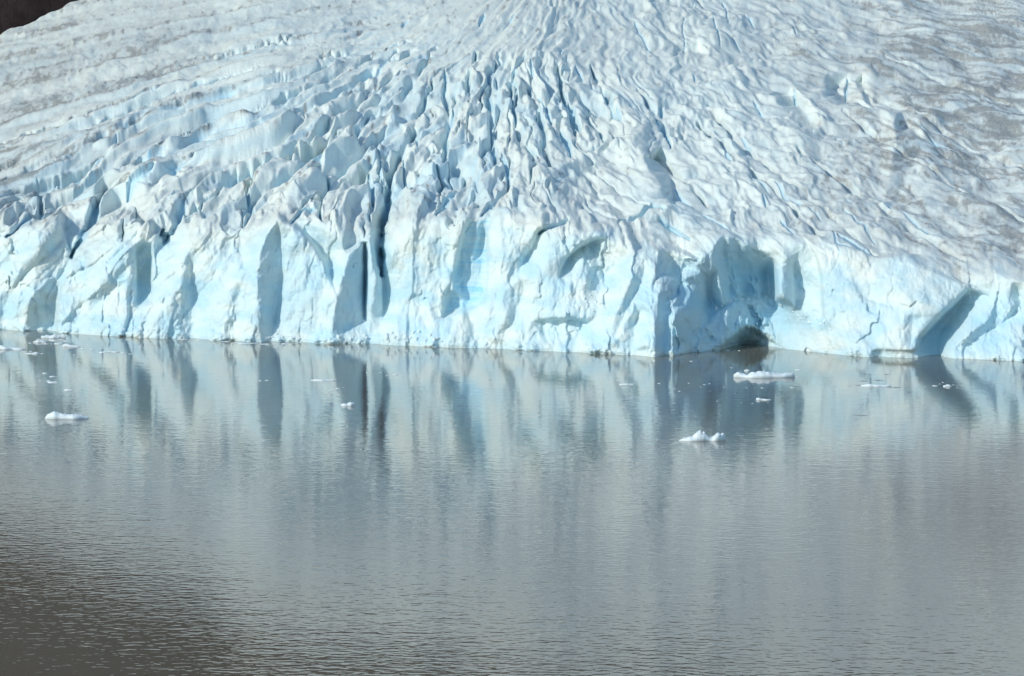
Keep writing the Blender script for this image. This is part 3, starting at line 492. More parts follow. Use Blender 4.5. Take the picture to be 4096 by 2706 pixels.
# grey ice: dirt on particular faces, and shade greyed into two of them
def inside(poly, X, Y):
    r = np.zeros(X.shape, bool); n = len(poly)
    for i in range(n):
        x0, y0 = poly[i]; x1, y1 = poly[(i + 1) % n]
        if y0 == y1: continue
        c = ((y0 > Y) != (y1 > Y)) & (X < (x1 - x0) * (Y - y0) / (y1 - y0) + x0); r ^= c
    return r
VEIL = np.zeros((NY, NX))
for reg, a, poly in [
    (1, .42, [(150, 350), (380, 250), (440, 400), (480, 550), (400, 760), (380, 1000), (230, 900), (240, 640), (270, 380)]),  # grey crest, with the tower's shaded side painted grey too
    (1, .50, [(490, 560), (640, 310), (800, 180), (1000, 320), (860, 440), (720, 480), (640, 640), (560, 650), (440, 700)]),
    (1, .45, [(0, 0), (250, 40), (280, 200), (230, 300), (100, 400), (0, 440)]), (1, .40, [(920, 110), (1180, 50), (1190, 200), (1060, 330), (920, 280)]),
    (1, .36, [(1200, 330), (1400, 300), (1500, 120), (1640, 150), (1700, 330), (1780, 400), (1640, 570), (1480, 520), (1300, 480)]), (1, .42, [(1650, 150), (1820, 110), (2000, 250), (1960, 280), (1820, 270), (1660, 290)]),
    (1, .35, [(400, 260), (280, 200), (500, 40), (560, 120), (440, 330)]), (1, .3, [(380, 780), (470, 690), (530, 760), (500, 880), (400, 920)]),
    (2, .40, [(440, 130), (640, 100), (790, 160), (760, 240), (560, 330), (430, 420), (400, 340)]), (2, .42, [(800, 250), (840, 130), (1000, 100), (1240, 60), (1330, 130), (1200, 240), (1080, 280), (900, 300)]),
    (2, .42, [(1260, 200), (1400, 40), (1700, -60), (2000, 60), (2250, 230), (2300, 380), (2100, 400), (1900, 310), (1700, 280), (1400, 220)]), (2, .36, [(1850, 330), (2100, 360), (2250, 490), (2100, 540), (1900, 680), (1790, 600), (1900, 440)]),  # second outline paints the shade of a lump as grey
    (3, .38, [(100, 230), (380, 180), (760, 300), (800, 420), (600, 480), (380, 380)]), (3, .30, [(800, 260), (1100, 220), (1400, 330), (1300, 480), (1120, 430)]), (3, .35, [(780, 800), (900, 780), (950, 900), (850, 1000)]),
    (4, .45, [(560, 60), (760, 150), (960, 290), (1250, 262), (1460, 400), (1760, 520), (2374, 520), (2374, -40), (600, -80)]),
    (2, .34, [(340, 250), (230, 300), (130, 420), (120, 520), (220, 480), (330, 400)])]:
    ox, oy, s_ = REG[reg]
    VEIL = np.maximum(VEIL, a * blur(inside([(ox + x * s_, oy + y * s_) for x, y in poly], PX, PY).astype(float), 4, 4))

# ------------------------------------------------------------------ relief of the calving face itself
HGT = H - (PY - YH) / F * D0
cv = 3.4 * fbm(XW / 20 + .3 * perlin(XW / 14, HGT / 12, 89), HGT / 48, 80, 3) + 1.1 * fbm(XW / 8, HGT / 16, 81, 4) + .38 * fbm(XW / 2.6, HGT / 5.5, 82, 4)
w1, w2, wc = worley(XW / 7.5 + .5 * perlin(XW / 6, HGT / 9, 83), HGT / 15, 84)
facet = (wc - .5) * 1.6 - .5 * np.exp(-((w2 - w1) / .10) ** 2) + .8 * (.5 - w1)
q1, q2, qc = worley(XW / 2.6 + .4 * perlin(XW / 3, HGT / 4, 85), HGT / 4.2, 86)
facet += (qc - .5) * .5 - .22 * np.exp(-((q2 - q1) / .12) ** 2)
lay = .06 * fbm(XW / 30, HGT / .9 + XW / 40, 87, 2)                         # faint layering
wx = .22 * fbm(XW / 6, HGT / 9, 401, 2); wz = .22 * fbm(XW / 6, HGT / 8, 403, 2)
fa1 = facets(XW / 11 + wx, HGT / 20 + wz, 411); fa2 = facets(XW / 4.5 + wx * 2, HGT / 8 + wz * 2, 421); fa3 = facets(XW / 1.7 + wx * 5, HGT / 2.6 + wz * 5, 431)
fsel = np.clip(.5 + 1.1 * fbm(XW / 22, HGT / 25, 441, 2), 0, 1)
CALM = spread([(200, 1150, .9), (900, 1150, .75), (1600, 1100, .6), (2000, 1150, .6), (2450, 1150, 1), (2800, 1100, 1.2), (2900, 1250, 2.0), (3250, 1150, .6), (3450, 1200, .4), (3700, 1250, .4), (3850, 1250, .6), (4050, 1250, 1)])
OFF = OFF + CALM * (cv * .62 + facet * .30 + lay + blur(2.4 * fa1 + 1.15 * fa2 * (.3 + .7 * fsel) + .48 * fa3 * (.25 + .75 * fsel), .6, .6)) * CM2 + (.80 * sstep(1500, 1000, PX) + .55 * sstep(1000, 1500, PX)) * CALM * FLUTE
rub = sstep(30, 0, np.abs(yw - PY)) * sstep(.05, .5, fbm(XW / 16, HGT * 0 + 3, 91, 2) + .15)      # brash frozen to the foot of the cliff
b1, b2, bc = worley(XW / 2.2, HGT / 1.5, 92)
OFF += rub * (1.5 + 1.7 * (1 - b1) + 1.2 * (bc - .5))
ZED = H - (PY - YH) / F * (D0 - OFF)
OFF -= .2 * sstep(.5, .2, np.abs(ZED - .15)) * (1 - .5 * rub)                               # melt notch at the waterline

# ------------------------------------------------------------------ what the ice looks like
dn0 = .5 * streak2 + .55 * (fbm(Afl * 6 + .6 * fbm(Afl * 1.5, Bfl * 2, 108, 2), Bfl * 4.5, 101, 4) * mixw + fbm(Afl * 3.5, Bfl * 2.4, 102, 3) * (1 - mixw)) + .35 * fbm(XW / 2.2, D0 / 5, 103, 3)
dn = dn0 * (1 - .85 * LFT) + .85 * LFT * (.55 * fbm(XW / 11 + D0 / 40, D0 / 15, 117, 5) + .4 * fbm(XW / 2.5, D0 / 5, 118, 3))
hollow = np.clip(.35 - dome, 0, 1)
dirt_shadev = np.clip(DIRT * (1 - .42 * sstep(600, 1100, PX) * sstep(3300, 2900, PX)) * (1.05 + .75 * TOPS - .7 * WALL) * (1 - .88 * CM2) * (.50 + .95 * dn + .55 * hollow + .22 * fbm(XW / 30, D0 / 40, 109, 3)) + 1.5 * (.35 + .9 * TOPS) * np.clip(fbm(XW / 3.0, D0 / 7, 105, 5) - .25, 0, 1) * (1 - CM2), 0, 1)
snow = sstep(.46, .62, fbm(Afl * 1.8 + wR, Bfl * 2.2, 111, 2) + .10 * fine) * sstep(.45, .8, DIRT) * (1 - CM2)
dirt_shadev = np.clip(dirt_shadev * (1 - .9 * snow), 0, 1)
thin = sstep(.30, .55, fbm(Afl * 4.5 + wR, Bfl * 1.6, 115, 3)) * sstep(.5, .85, DIRT) * sstep(2600, 3100, PX)
dirt_shadev = np.maximum(dirt_shadev, .95 * thin * (1 - CM2))
dirt_shadev = np.maximum(dirt_shadev, np.clip(STAIN * (.75 + .5 * fbm(XW / 1.2, D0 / 2.5, 107, 3)), 0, 1))
crest_d = sstep(95, 10, np.abs(PYn - yt + 25)) * np.clip(.30 + .75 * fbm(XW / 9, HGT / 5, 121, 4), 0, 1)
dirt_shadev = np.maximum(dirt_shadev, .6 * crest_d)
dirt_shadev = np.maximum(dirt_shadev, VEIL * np.clip(.55 + .6 * fbm(XW / 5, HGT / 3, 123, 4), 0, 1.2))  # dirt veils, including the painted grey of two shaded faces
freshn = np.clip(.5 + .8 * fbm(XW / 14, HGT / 9, 131, 3), 0, 1)
SHADE_PANEL_BLUE = np.zeros((NY, NX))                                            # blue of shaded hollows and fin sides painted in, plus the truly blue panel
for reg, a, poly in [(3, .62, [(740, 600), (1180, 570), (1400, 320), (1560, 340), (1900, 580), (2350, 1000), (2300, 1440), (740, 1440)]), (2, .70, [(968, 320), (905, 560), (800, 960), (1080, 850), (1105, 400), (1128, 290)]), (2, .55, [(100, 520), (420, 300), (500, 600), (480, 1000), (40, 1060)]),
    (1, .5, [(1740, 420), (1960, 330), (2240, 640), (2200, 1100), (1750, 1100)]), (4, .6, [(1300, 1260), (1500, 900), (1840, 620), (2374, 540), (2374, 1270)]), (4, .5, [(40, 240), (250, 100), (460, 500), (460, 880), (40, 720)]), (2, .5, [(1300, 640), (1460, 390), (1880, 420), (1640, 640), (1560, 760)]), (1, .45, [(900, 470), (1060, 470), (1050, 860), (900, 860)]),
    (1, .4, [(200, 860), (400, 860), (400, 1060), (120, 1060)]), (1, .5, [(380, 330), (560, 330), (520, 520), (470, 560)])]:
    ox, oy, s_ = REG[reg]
    SHADE_PANEL_BLUE = np.maximum(SHADE_PANEL_BLUE, a * blur(inside([(ox + x * s_, oy + y * s_) for x, y in poly], PX, PY).astype(float), 14, 14))
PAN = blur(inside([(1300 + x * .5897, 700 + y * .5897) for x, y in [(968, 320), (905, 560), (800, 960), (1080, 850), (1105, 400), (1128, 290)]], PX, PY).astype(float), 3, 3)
SHADE_PANEL_BLUE = np.maximum(SHADE_PANEL_BLUE, PAN * np.clip(.72 + .42 * fbm(XW / 30, HGT / .8 + XW / 50, 961, 3), .35, 1.25))
bluev = np.maximum(np.maximum(CMC * (.17 + .42 * freshn), SHADE_PANEL_BLUE * (.75 + .4 * freshn)), BLUE)
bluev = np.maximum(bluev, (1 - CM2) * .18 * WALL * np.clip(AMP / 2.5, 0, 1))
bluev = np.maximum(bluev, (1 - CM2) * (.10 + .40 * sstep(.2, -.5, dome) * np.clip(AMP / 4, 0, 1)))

# ------------------------------------------------------------------ the sheet itself
NR = 500
rowf = np.linspace(0, 1, NR)
ytop_row = -105.0
yb_ = np.minimum(yw + 26, YS[-1] - 2)
RY = ytop_row + rowf[:, None] * (yb_[None, :] - ytop_row)           # rows follow the waterline
fy = (RY - YS[0]) / ST; iy = np.clip(fy.astype(int), 0, NY - 2); uy = np.clip(fy - iy, 0, 1); ci = np.arange(NX)[None, :]
S = lambda A: A[iy, ci] * (1 - uy) + A[iy + 1, ci] * uy
CUT = .5 * CUT + .5 * blur(CUT, 1.2, 1.2)
D = S(D0) - S(OFF) + S(CUT) * (.45 + .55 * S(CM2))
up = S(HP) - .55 * S(CUT) * (1 - S(CM2))
RX = np.repeat(XS[None, :], NR, 0)
GX = (RX - CX) / F * D; GY = D; GZ = H - (RY - YH) / F * D + up
dirtg, blueg, cmg = S(dirt_shadev), S(bluev), S(CM2)
# the ice field goes on above, beyond the picture
far = []
topD = D[0]; topZ = GZ[0]; dirX = (XS - CX) / F
NF = 40
fars = []
for i in range(NF, 0, -1):
    t = (i / NF) ** 1.6
    Dn = topD * (1 - min(1, t * 4)) + topD.mean() * min(1, t * 4) if False else topD + t * 1300
    zz = topZ * (1 - min(1, t * 6)) + (topZ.mean() + (topZ - topZ.mean()) * .4) * min(1, t * 6) + (Dn - topD) * .30
    zz = zz + (14 * fbm(dirX * Dn / 160, Dn / 160, 141, 4) + 1.2 * fbm(dirX * Dn / 14, Dn / 30, 142, 3)) * min(1, t * 12)
    fars.append((dirX * (topD * .4 + Dn * .6), Dn, zz))
SK = 7
base_z = GZ[-1]
rowsX = [f[0] for f in fars] + list(GX) + [GX[-1]] * SK
rowsY = [f[1] for f in fars] + list(GY) + [GY[-1] + .15 * (i + 1) for i in range(SK)]
rowsZ = [f[2] for f in fars] + list(GZ) + [base_z - (base_z + 6) * (i + 1) / SK for i in range(SK)]
AX, AY, AZ = np.array(rowsX), np.array(rowsY), np.array(rowsZ)
pad = lambda A, v: np.vstack([np.full((NF, NX), v[0]), A, np.repeat(A[-1:], SK, 0)])
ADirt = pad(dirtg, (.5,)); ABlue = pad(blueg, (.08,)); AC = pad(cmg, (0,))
ADirt[:NF] = np.clip(.06 + .4 * fbm(AX[:NF] / 20, AY[:NF] / 60, 151, 3), 0, 1)
APX = np.vstack([np.repeat(XS[None, :], NF, 0), RX, np.repeat(XS[None, :], SK, 0)])
APY = np.vstack([np.full((NF, NX), -200.0), RY, np.repeat(yb_[None, :], SK, 0) + 2])
NRT = AX.shape[0]

# vertex normals once for the whole sheet, so that the parts meet without a seam
co = np.stack([AX, AY, AZ], -1)
du = np.gradient(co, axis=1); dv = np.gradient(co, axis=0)
nn = np.cross(dv, du); nn /= np.linalg.norm(nn, axis=-1, keepdims=True) + 1e-12
if nn[NF + 250, NX // 2, 2] < 0 or nn[NF + 300, NX // 2, 1] > 0 and nn[..., 2].mean() < 0: nn = -nn

def inside(poly, X, Y):
    r = np.zeros(X.shape, bool); n = len(poly)
    for i in range(n):
        x0, y0 = poly[i]; x1, y1 = poly[(i + 1) % n]
        if y0 == y1: continue
        c = ((y0 > Y) != (y1 > Y)) & (X < (x1 - x0) * (Y - y0) / (y1 - y0) + x0); r ^= c
    return r
fcx = (APX[:-1, :-1] + APX[1:, 1:]) / 2; fcy = (APY[:-1, :-1] + APY[1:, 1:]) / 2
part = np.where(AC[:-1, :-1] > .5, 1, 0)
PARTS = [('ice_field', 'crevassed ice slope with grey dirt streaks'), ('ice_cliff', 'sheer pale blue calving face above the lake')]
def define(name, label, reg, pts):
    ox, oy, s = REG[reg]
    PARTS.append((name, label)); part[inside([(ox + x * s, oy + y * s) for x, y in pts], fcx, fcy)] = len(PARTS) - 1
define('ice_tower', 'blunt tower with a lit left side and a grey shaded side', 1, [(30, 460), (150, 350), (270, 300), (385, 245), (440, 400), (488, 560), (440, 690), (400, 800), (386, 900), (386, 1100), (110, 1100), (90, 900), (40, 620)])
define('ice_tower', 'pointed tower with a dirt-edged crest', 1, [(490, 560), (560, 415), (640, 305), (798, 174), (865, 224), (930, 275), (720, 480), (700, 570), (640, 660), (600, 800), (560, 920), (510, 1100), (388, 1100), (388, 900), (402, 800), (442, 690)])
define('ice_fin', 'tall fin with a broad blue shaded side', 1, [(1880, 272), (2065, 393), (2225, 640), (2255, 745), (2220, 1140), (1770, 1140), (1755, 900), (1742, 720), (1742, 620), (1765, 520), (1805, 390)])
define('ice_fin', 'slim blue fin beside the deep dark gully', 2, [(240, 470), (150, 535), (110, 680), (75, 830), (35, 1000), (20, 1150), (270, 1150), (270, 800), (272, 620), (262, 485)])
define('ice_slab', 'narrow blue slab split from the fin by a black crack', 2, [(273, 470), (300, 448), (330, 470), (360, 620), (386, 660), (397, 820), (388, 990), (276, 990)])
define('gully', 'deep dark blue cleft in the ice front', 2, [(410, 130), (345, 250), (335, 520), (380, 655), (395, 640), (398, 480), (404, 330), (430, 190)])
define('blue_panel', 'recessed bright blue panel with thin horizontal layers', 2, [(968, 320), (932, 430), (905, 560), (880, 660), (820, 800), (800, 965), (930, 912), (1030, 890), (1080, 835), (1104, 640), (1105, 400), (1128, 290), (1060, 290)])
define('rubble_streak', 'dirty white rubble spilling down a hollow', 2, [(1790, 670), (1730, 820), (1700, 980), (1820, 1010), (1870, 830), (1920, 720), (1840, 690)])
define('ice_bay', 'shaded blue hollow wall of fluted ice', 3, [(940, 590), (1180, 575), (1280, 500), (1400, 340), (1460, 322), (1540, 352), (1620, 482), (1740, 512), (1892, 584), (1902, 930), (1830, 920), (1700, 930), (1500, 953), (1300, 1090), (1200, 900), (1040, 740), (990, 900), (930, 720)])
define('ice_cave', 'low arch of ice over a black cave mouth', 3, [(1300, 1090), (1380, 1022), (1500, 953), (1700, 931), (1830, 921), (1885, 948), (1905, 1010), (1950, 1200), (1960, 1480), (1330, 1480), (1290, 1250)])
define('ice_pillar', 'square pillar with a bright lit edge', 4, [(-15, 255), (60, 240), (170, 300), (178, 500), (190, 775), (-5, 720)])
define('niche', 'arched blue niche in the ice face', 4, [(175, 310), (200, 150), (250, 105), (330, 175), (400, 330), (437, 500), (457, 860), (330, 900), (190, 775), (178, 500)])
define('ice_slot', 'slanting dark blue slot at the right of the white face', 4, [(1825, 640), (1840, 622), (2040, 682), (1965, 800), (1875, 950), (1785, 1060), (1700, 1180), (1640, 1300), (1500, 1300), (1380, 1190), (1390, 1090), (1500, 970), (1600, 860), (1700, 770)])

def props(o, label=None, cat=None, group=None, kind=None):
    if label: o['label'] = label
    if cat: o['category'] = cat
    if group: o['group'] = group
    if kind: o['kind'] = kind
    return o

# ------------------------------------------------------------------ materials
def newmat(name):
    m = bpy.data.materials.new(name); m.use_nodes = True; nt = m.node_tree; nt.nodes.clear()
    out = nt.nodes.new('ShaderNodeOutputMaterial'); b = nt.nodes.new('ShaderNodeBsdfPrincipled'); nt.links.new(b.outputs[0], out.inputs[0])
    return m, nt, b
def N(nt, t, **kw):
    n = nt.nodes.new(t)
    for k_, v in kw.items():
        if k_.startswith('i_'):
            key = k_[2:].replace('_', ' '); n.inputs[key].default_value = v
        else: setattr(n, k_, v)
    return n
def mix(nt, fac, a, b, typ='MIX'):
    n = N(nt, 'ShaderNodeMix', data_type='RGBA', blend_type=typ)
    for s, v in ((0, fac), (6, a), (7, b)):
        if hasattr(v, 'is_output') or isinstance(v, bpy.types.NodeSocket): nt.links.new(v, n.inputs[s])
        else: n.inputs[s].default_value = v if not isinstance(v, tuple) or len(v) == 4 else (*v, 1)
    return n.outputs[2]
def noise(nt, vec, scale, detail=4, rough=.55, dist=0):
    n = N(nt, 'ShaderNodeTexNoise'); n.inputs['Scale'].default_value = scale; n.inputs['Detail'].default_value = detail; n.inputs['Roughness'].default_value = rough; n.inputs['Distortion'].default_value = dist
    nt.links.new(vec, n.inputs['Vector']); return n.outputs['Fac']
def ramp(nt, v, a, b, to0=0, to1=1):
    n = N(nt, 'ShaderNodeMapRange'); nt.links.new(v, n.inputs[0])
    for i_, x in enumerate((a, b, to0, to1)): n.inputs[i_ + 1].default_value = x
    return n.outputs[0]
def mathn(nt, op, a, b=None):
    n = N(nt, 'ShaderNodeMath', operation=op)
    for i_, v in enumerate((a, b)):
        if v is None: continue
        if isinstance(v, bpy.types.NodeSocket): nt.links.new(v, n.inputs[i_])
        else: n.inputs[i_].default_value = v
    return n.outputs[0]

def ice_material():
    m, nt, b = newmat('glacier_ice')
    tc = N(nt, 'ShaderNodeTexCoord').outputs['Object']
    sep = N(nt, 'ShaderNodeSeparateColor'); at = N(nt, 'ShaderNodeAttribute', attribute_name='ice'); nt.links.new(at.outputs['Color'], sep.inputs[0])
    dirt_, blue_, cl = sep.outputs[0], sep.outputs[1], sep.outputs[2]
    n1 = noise(nt, tc, .35, 6, .65); n2 = noise(nt, tc, 1.6, 5, .6)
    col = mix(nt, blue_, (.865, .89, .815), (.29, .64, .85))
    mp = N(nt, 'ShaderNodeMapping'); mp.inputs['Scale'].default_value = (.03, .03, .9); nt.links.new(tc, mp.inputs[0])
    bands = noise(nt, mp.outputs[0], 1.0, 4, .6)
    col = mix(nt, mathn(nt, 'MULTIPLY', mathn(nt, 'MULTIPLY', ramp(nt, bands, .5, .72), .10), cl), col, (.42, .70, .84))
    col = mix(nt, mathn(nt, 'MULTIPLY', ramp(nt, n1, .35, .75), .10), col, (.60, .66, .70))
    d = mathn(nt, 'MULTIPLY', dirt_, ramp(nt, n2, .25, .7, .55, 1.15))
    grit = ramp(nt, noise(nt, tc, 1.1, 7, .75), .55, .68)
    d = mathn(nt, 'MULTIPLY', d, mathn(nt, 'ADD', mathn(nt, 'MULTIPLY', grit, .9), .72))
    dcol = mix(nt, ramp(nt, dirt_, .60, .95), (.41, .385, .375), (.20, .172, .160))
    col = mix(nt, mathn(nt, 'MINIMUM', d, 1.0), col, dcol)
    nt.links.new(col, b.inputs['Base Color'])
    b.inputs['Roughness'].default_value = .55; b.inputs['Specular IOR Level'].default_value = .25
    b.inputs['Subsurface Weight'].default_value = 0.0
    bp = N(nt, 'ShaderNodeBump'); bp.inputs['Strength'].default_value = .62; bp.inputs['Distance'].default_value = .42
    hh = mathn(nt, 'ADD', mathn(nt, 'MULTIPLY', noise(nt, tc, .5, 8, .68), 1.6), mathn(nt, 'MULTIPLY', n2, .5))
    nt.links.new(hh, bp.inputs['Height']); nt.links.new(bp.outputs[0], b.inputs['Normal'])
    return m
ICE = ice_material()

def floe_material(name, c0, c1):
    m, nt, b = newmat(name)
    tc = N(nt, 'ShaderNodeTexCoord').outputs['Object']
    col = mix(nt, ramp(nt, noise(nt, tc, 1.1, 5, .6), .35, .7), c0, c1)
    nt.links.new(col, b.inputs['Base Color']); b.inputs['Roughness'].default_value = .5; b.inputs['Specular IOR Level'].default_value = .3
    bp = N(nt, 'ShaderNodeBump'); bp.inputs['Strength'].default_value = .5; bp.inputs['Distance'].default_value = .15
    nt.links.new(noise(nt, tc, 2.5, 6, .65), bp.inputs['Height']); nt.links.new(bp.outputs[0], b.inputs['Normal'])
    return m
FLOE = floe_material('floe_ice', (.84, .88, .88), (.70, .80, .84))
GREY = floe_material('grey_slush', (.36, .39, .41), (.24, .27, .29))
CHUNK = floe_material('rubble_ice', (.84, .89, .90), (.62, .77, .84))

# ------------------------------------------------------------------ glacier: one thing, its face split into the parts one can tell apart
glacier = bpy.data.objects.new('glacier', None); COL.objects.link(glacier); glacier.location = (0, 1900, 0)
props(glacier, 'huge crevassed white glacier sloping down to a pale blue ice cliff at the lake', 'glacier')
OFFS = np.array([0, 1900, 0])
cflat = (co - OFFS).reshape(-1, 3); nflat = nn.reshape(-1, 3)
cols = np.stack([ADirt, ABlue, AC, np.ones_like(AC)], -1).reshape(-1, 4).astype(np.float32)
idx = np.arange(NRT * NX).reshape(NRT, NX)
quads = np.stack([idx[:-1, :-1], idx[1:, :-1], idx[1:, 1:], idx[:-1, 1:]], -1)
fn = np.cross(cflat[quads[NF + 100, 900, 1]] - cflat[quads[NF + 100, 900, 0]], cflat[quads[NF + 100, 900, 3]] - cflat[quads[NF + 100, 900, 0]])
if fn[2] < 0: quads = quads[..., ::-1]
sgn = 1 if (nn[NF:NF + 300, :, 2].mean() > 0) else -1
nflat = nflat * sgn
for pi, (nm, lab) in enumerate(PARTS):
    q = quads[part == pi]
    if len(q) == 0: continue
    ids, inv = np.unique(q.ravel(), return_inverse=True)
    me = bpy.data.meshes.new(nm)
    me.vertices.add(len(ids)); me.vertices.foreach_set('co', cflat[ids].ravel().astype(np.float32))
    me.loops.add(q.size); me.loops.foreach_set('vertex_index', inv.astype(np.int32).ravel())
    me.polygons.add(len(q)); me.polygons.foreach_set('loop_start', np.arange(0, q.size, 4, dtype=np.int32))
    me.update(calc_edges=True)
    me.polygons.foreach_set('use_smooth', np.ones(len(q), bool))
    a = me.color_attributes.new('ice', 'FLOAT_COLOR', 'POINT'); a.data.foreach_set('color', cols[ids].ravel())
    me.materials.append(ICE)
    me.normals_split_custom_set_from_vertices(nflat[ids].astype(np.float32).tolist())
    o = bpy.data.objects.new(nm, me); COL.objects.link(o); o.parent = glacier
    if pi: props(o, lab)

# ------------------------------------------------------------------ rock mountain beside the glacier
def mountain():
    us = np.linspace(0, 1, 150); vs = np.linspace(0, 1, 110)
    mx = [(-420, 2000), (-276, 2238), (-206, 2290), (-120, 2440), (0, 2605), (110, 2760), (420, 3200)]
    L = np.array(mx, float); seg = np.r_[0, np.cumsum(np.hypot(*np.diff(L, axis=0).T))]; seg /= seg[-1]
    bx = np.interp(us, seg, L[:, 0]); by = np.interp(us, seg, L[:, 1])
    U, Vv = np.meshgrid(np.arange(150), vs)
    dist = Vv ** 1.3 * 900 - 25
    X = bx[U] - dist * .96; Y = by[U] - dist * .22
    zg = np.interp(by[U], [1900, 2238, 2290, 3200], [34, 131, 155, 155 + .30 * 910])
    Z = zg + np.where(dist > 0, dist * .85, dist * .8) + (28 * fbm(X / 120, Y / 120, 201, 5) + 5 * fbm(X / 22, Y / 22, 203, 4)) * np.clip((dist + 12) / 60, 0, 1)
    Z += 1.4 * fbm(X / 7, Y / 7, 205, 3)
    me = bpy.data.meshes.new('mountain'); nv = X.size
    i = np.arange(nv).reshape(X.shape); q = np.stack([i[:-1, :-1], i[:-1, 1:], i[1:, 1:], i[1:, :-1]], -1).reshape(-1, 4)
    me.from_pydata(np.stack([X, Y, Z], -1).reshape(-1, 3).tolist(), [], q.tolist()); me.update()
    for p_ in me.polygons: p_.use_smooth = True
    m, nt, b = newmat('dark_rock')
    tc = N(nt, 'ShaderNodeTexCoord').outputs['Object']
    col = mix(nt, ramp(nt, noise(nt, tc, .05, 7, .65), .4, .65), (.030, .018, .017), (.062, .042, .038))
    col = mix(nt, ramp(nt, noise(nt, tc, .3, 6, .7), .62, .78), col, (.10, .08, .08))
    nt.links.new(col, b.inputs['Base Color']); b.inputs['Roughness'].default_value = .9; b.inputs['Specular IOR Level'].default_value = .1
    bp = N(nt, 'ShaderNodeBump'); bp.inputs['Strength'].default_value = .8; bp.inputs['Distance'].default_value = 2
    nt.links.new(noise(nt, tc, .25, 8, .7), bp.inputs['Height']); nt.links.new(bp.outputs[0], b.inputs['Normal'])
    me.materials.append(m)
    o = bpy.data.objects.new('mountain', me); COL.objects.link(o); props(o, kind='structure')
mountain()

# ------------------------------------------------------------------ lake
def water():
    me = bpy.data.meshes.new('water')
    me.from_pydata([(-3000, -400, 0), (3000, -400, 0), (3000, 2200, 0), (-3000, 2200, 0)], [], [(0, 1, 2, 3)])
    m, nt, b = newmat('silty_water')
    geo = N(nt, 'ShaderNodeNewGeometry').outputs['Position']
    col = mix(nt, ramp(nt, noise(nt, geo, .012, 3, .5), .35, .65), (.172, .140, .100), (.186, .156, .116))
    nt.links.new(col, b.inputs['Base Color'])
    b.inputs['Roughness'].default_value = .04; b.inputs['IOR'].default_value = 1.38
    # ripples: crests run across, a little askew; calm under the cliff, livelier where the breeze reaches
    def waves(sx, sy, rot, scale, detail, rough, dist=0):
        mp = N(nt, 'ShaderNodeMapping'); mp.inputs['Rotation'].default_value = (0, 0, math.radians(rot)); mp.inputs['Scale'].default_value = (sx, sy, 1); nt.links.new(geo, mp.inputs[0])
        return noise(nt, mp.outputs[0], scale, detail, rough, dist)
    wA = waves(.75, 1.0, 16, .36, 1, .45, .3); wB = waves(.8, 1.0, -12, .62, 1, .4, .2); wC = waves(.6, 1.0, 25, .10, 2, .5)
    hgt = mathn(nt, 'ADD', mathn(nt, 'ADD', mathn(nt, 'MULTIPLY', wA, .48), mathn(nt, 'MULTIPLY', wB, .10)), mathn(nt, 'MULTIPLY', wC, .5))
    sep = N(nt, 'ShaderNodeSeparateXYZ'); nt.links.new(geo, sep.inputs[0])
    calm = ramp(nt, sep.outputs[1], 1000, 1750, 1.7, .95)
    gust = ramp(nt, noise(nt, geo, .010, 3, .5), .3, .7, .7, 1.15)
    bp = N(nt, 'ShaderNodeBump'); bp.inputs['Distance'].default_value = .09
    nt.links.new(mathn(nt, 'MULTIPLY', calm, gust), bp.inputs['Strength'])
    nt.links.new(hgt, bp.inputs['Height']); nt.links.new(bp.outputs[0], b.inputs['Normal'])
    me.materials.append(m)
    o = bpy.data.objects.new('water', me); COL.objects.link(o); props(o, kind='structure')
water()

# ------------------------------------------------------------------ floating ice
def blob(name, length, depth, profile, mat, seed, tilt=0, rough=.25, nu=40, nv=14):
    """a floating piece: profile = list of (position -1..1, height in metres) along its length"""
    rs = np.random.RandomState(seed); ph = rs.uniform(0, 50)
    u = np.linspace(-1, 1, nu); v = np.linspace(-1, 1, nv)
    pu = np.array([p[0] for p in profile]); pz = np.array([p[1] for p in profile])
    hz = np.interp(u, pu, pz)
    verts, faces = [], []
    half = depth / 2 * (np.clip(1 - np.abs(u) ** 3, 0.02, 1)) * (1 + .35 * perlin(u * 2.2 + ph, u * 0 + .3, seed))
    shift = depth * .22 * perlin(u * 1.7 + ph, u * 0 + 7.7, seed + 1)
    for i in range(nu):
        for j in range(nv):
            y = shift[i] + half[i] * v[j]; e = (1 - abs(v[j]) ** 3.0)
            x = u[i] * length / 2
            n_ = float(perlin(np.array(x / (length * .07) + ph), np.array(y / max(depth * .18, .05)), seed + 3)) * rough * (hz[i] + .02)
            verts.append((x, y, -.35 * min(1, length) * (1 if e < 1e-6 else 0) + (hz[i] * (e ** .55) + n_ * e if e > 1e-6 else 0)))
    for i in range(nu - 1):
        for j in range(nv - 1):
            a = i * nv + j; faces.append((a, a + nv, a + nv + 1, a + 1))
    base = len(verts)
    for i in range(nu): verts.append((u[i] * length / 2, shift[i], -.6 * min(1, length)))
    for i in range(nu - 1):
        faces.append((i * nv, base + i, base + i + 1, (i + 1) * nv)); faces.append((i * nv + nv - 1, (i + 1) * nv + nv - 1, base + i + 1, base + i))
    me = bpy.data.meshes.new(name); me.from_pydata(verts, [], faces); me.update()
    for p_ in me.polygons: p_.use_smooth = True
    me.materials.append(mat); return me
def float_at(name, px, py, wpx, dep, profile, label, cat, mat=None, seed=1, group=None, rot=0, rough=.25, nu=40, nv=14):
    x, y = lake(px, py); L = wpx / F * y
    prof = [(p, h_ / F * y) for p, h_ in profile]
    o = bpy.data.objects.new(name, blob(name, L, L * dep, prof, mat or FLOE, seed, rough=rough, nu=nu, nv=nv)); COL.objects.link(o)
    o.location = (x, y, 0); o.rotation_euler = (0, 0, rot); return props(o, label, cat, group)

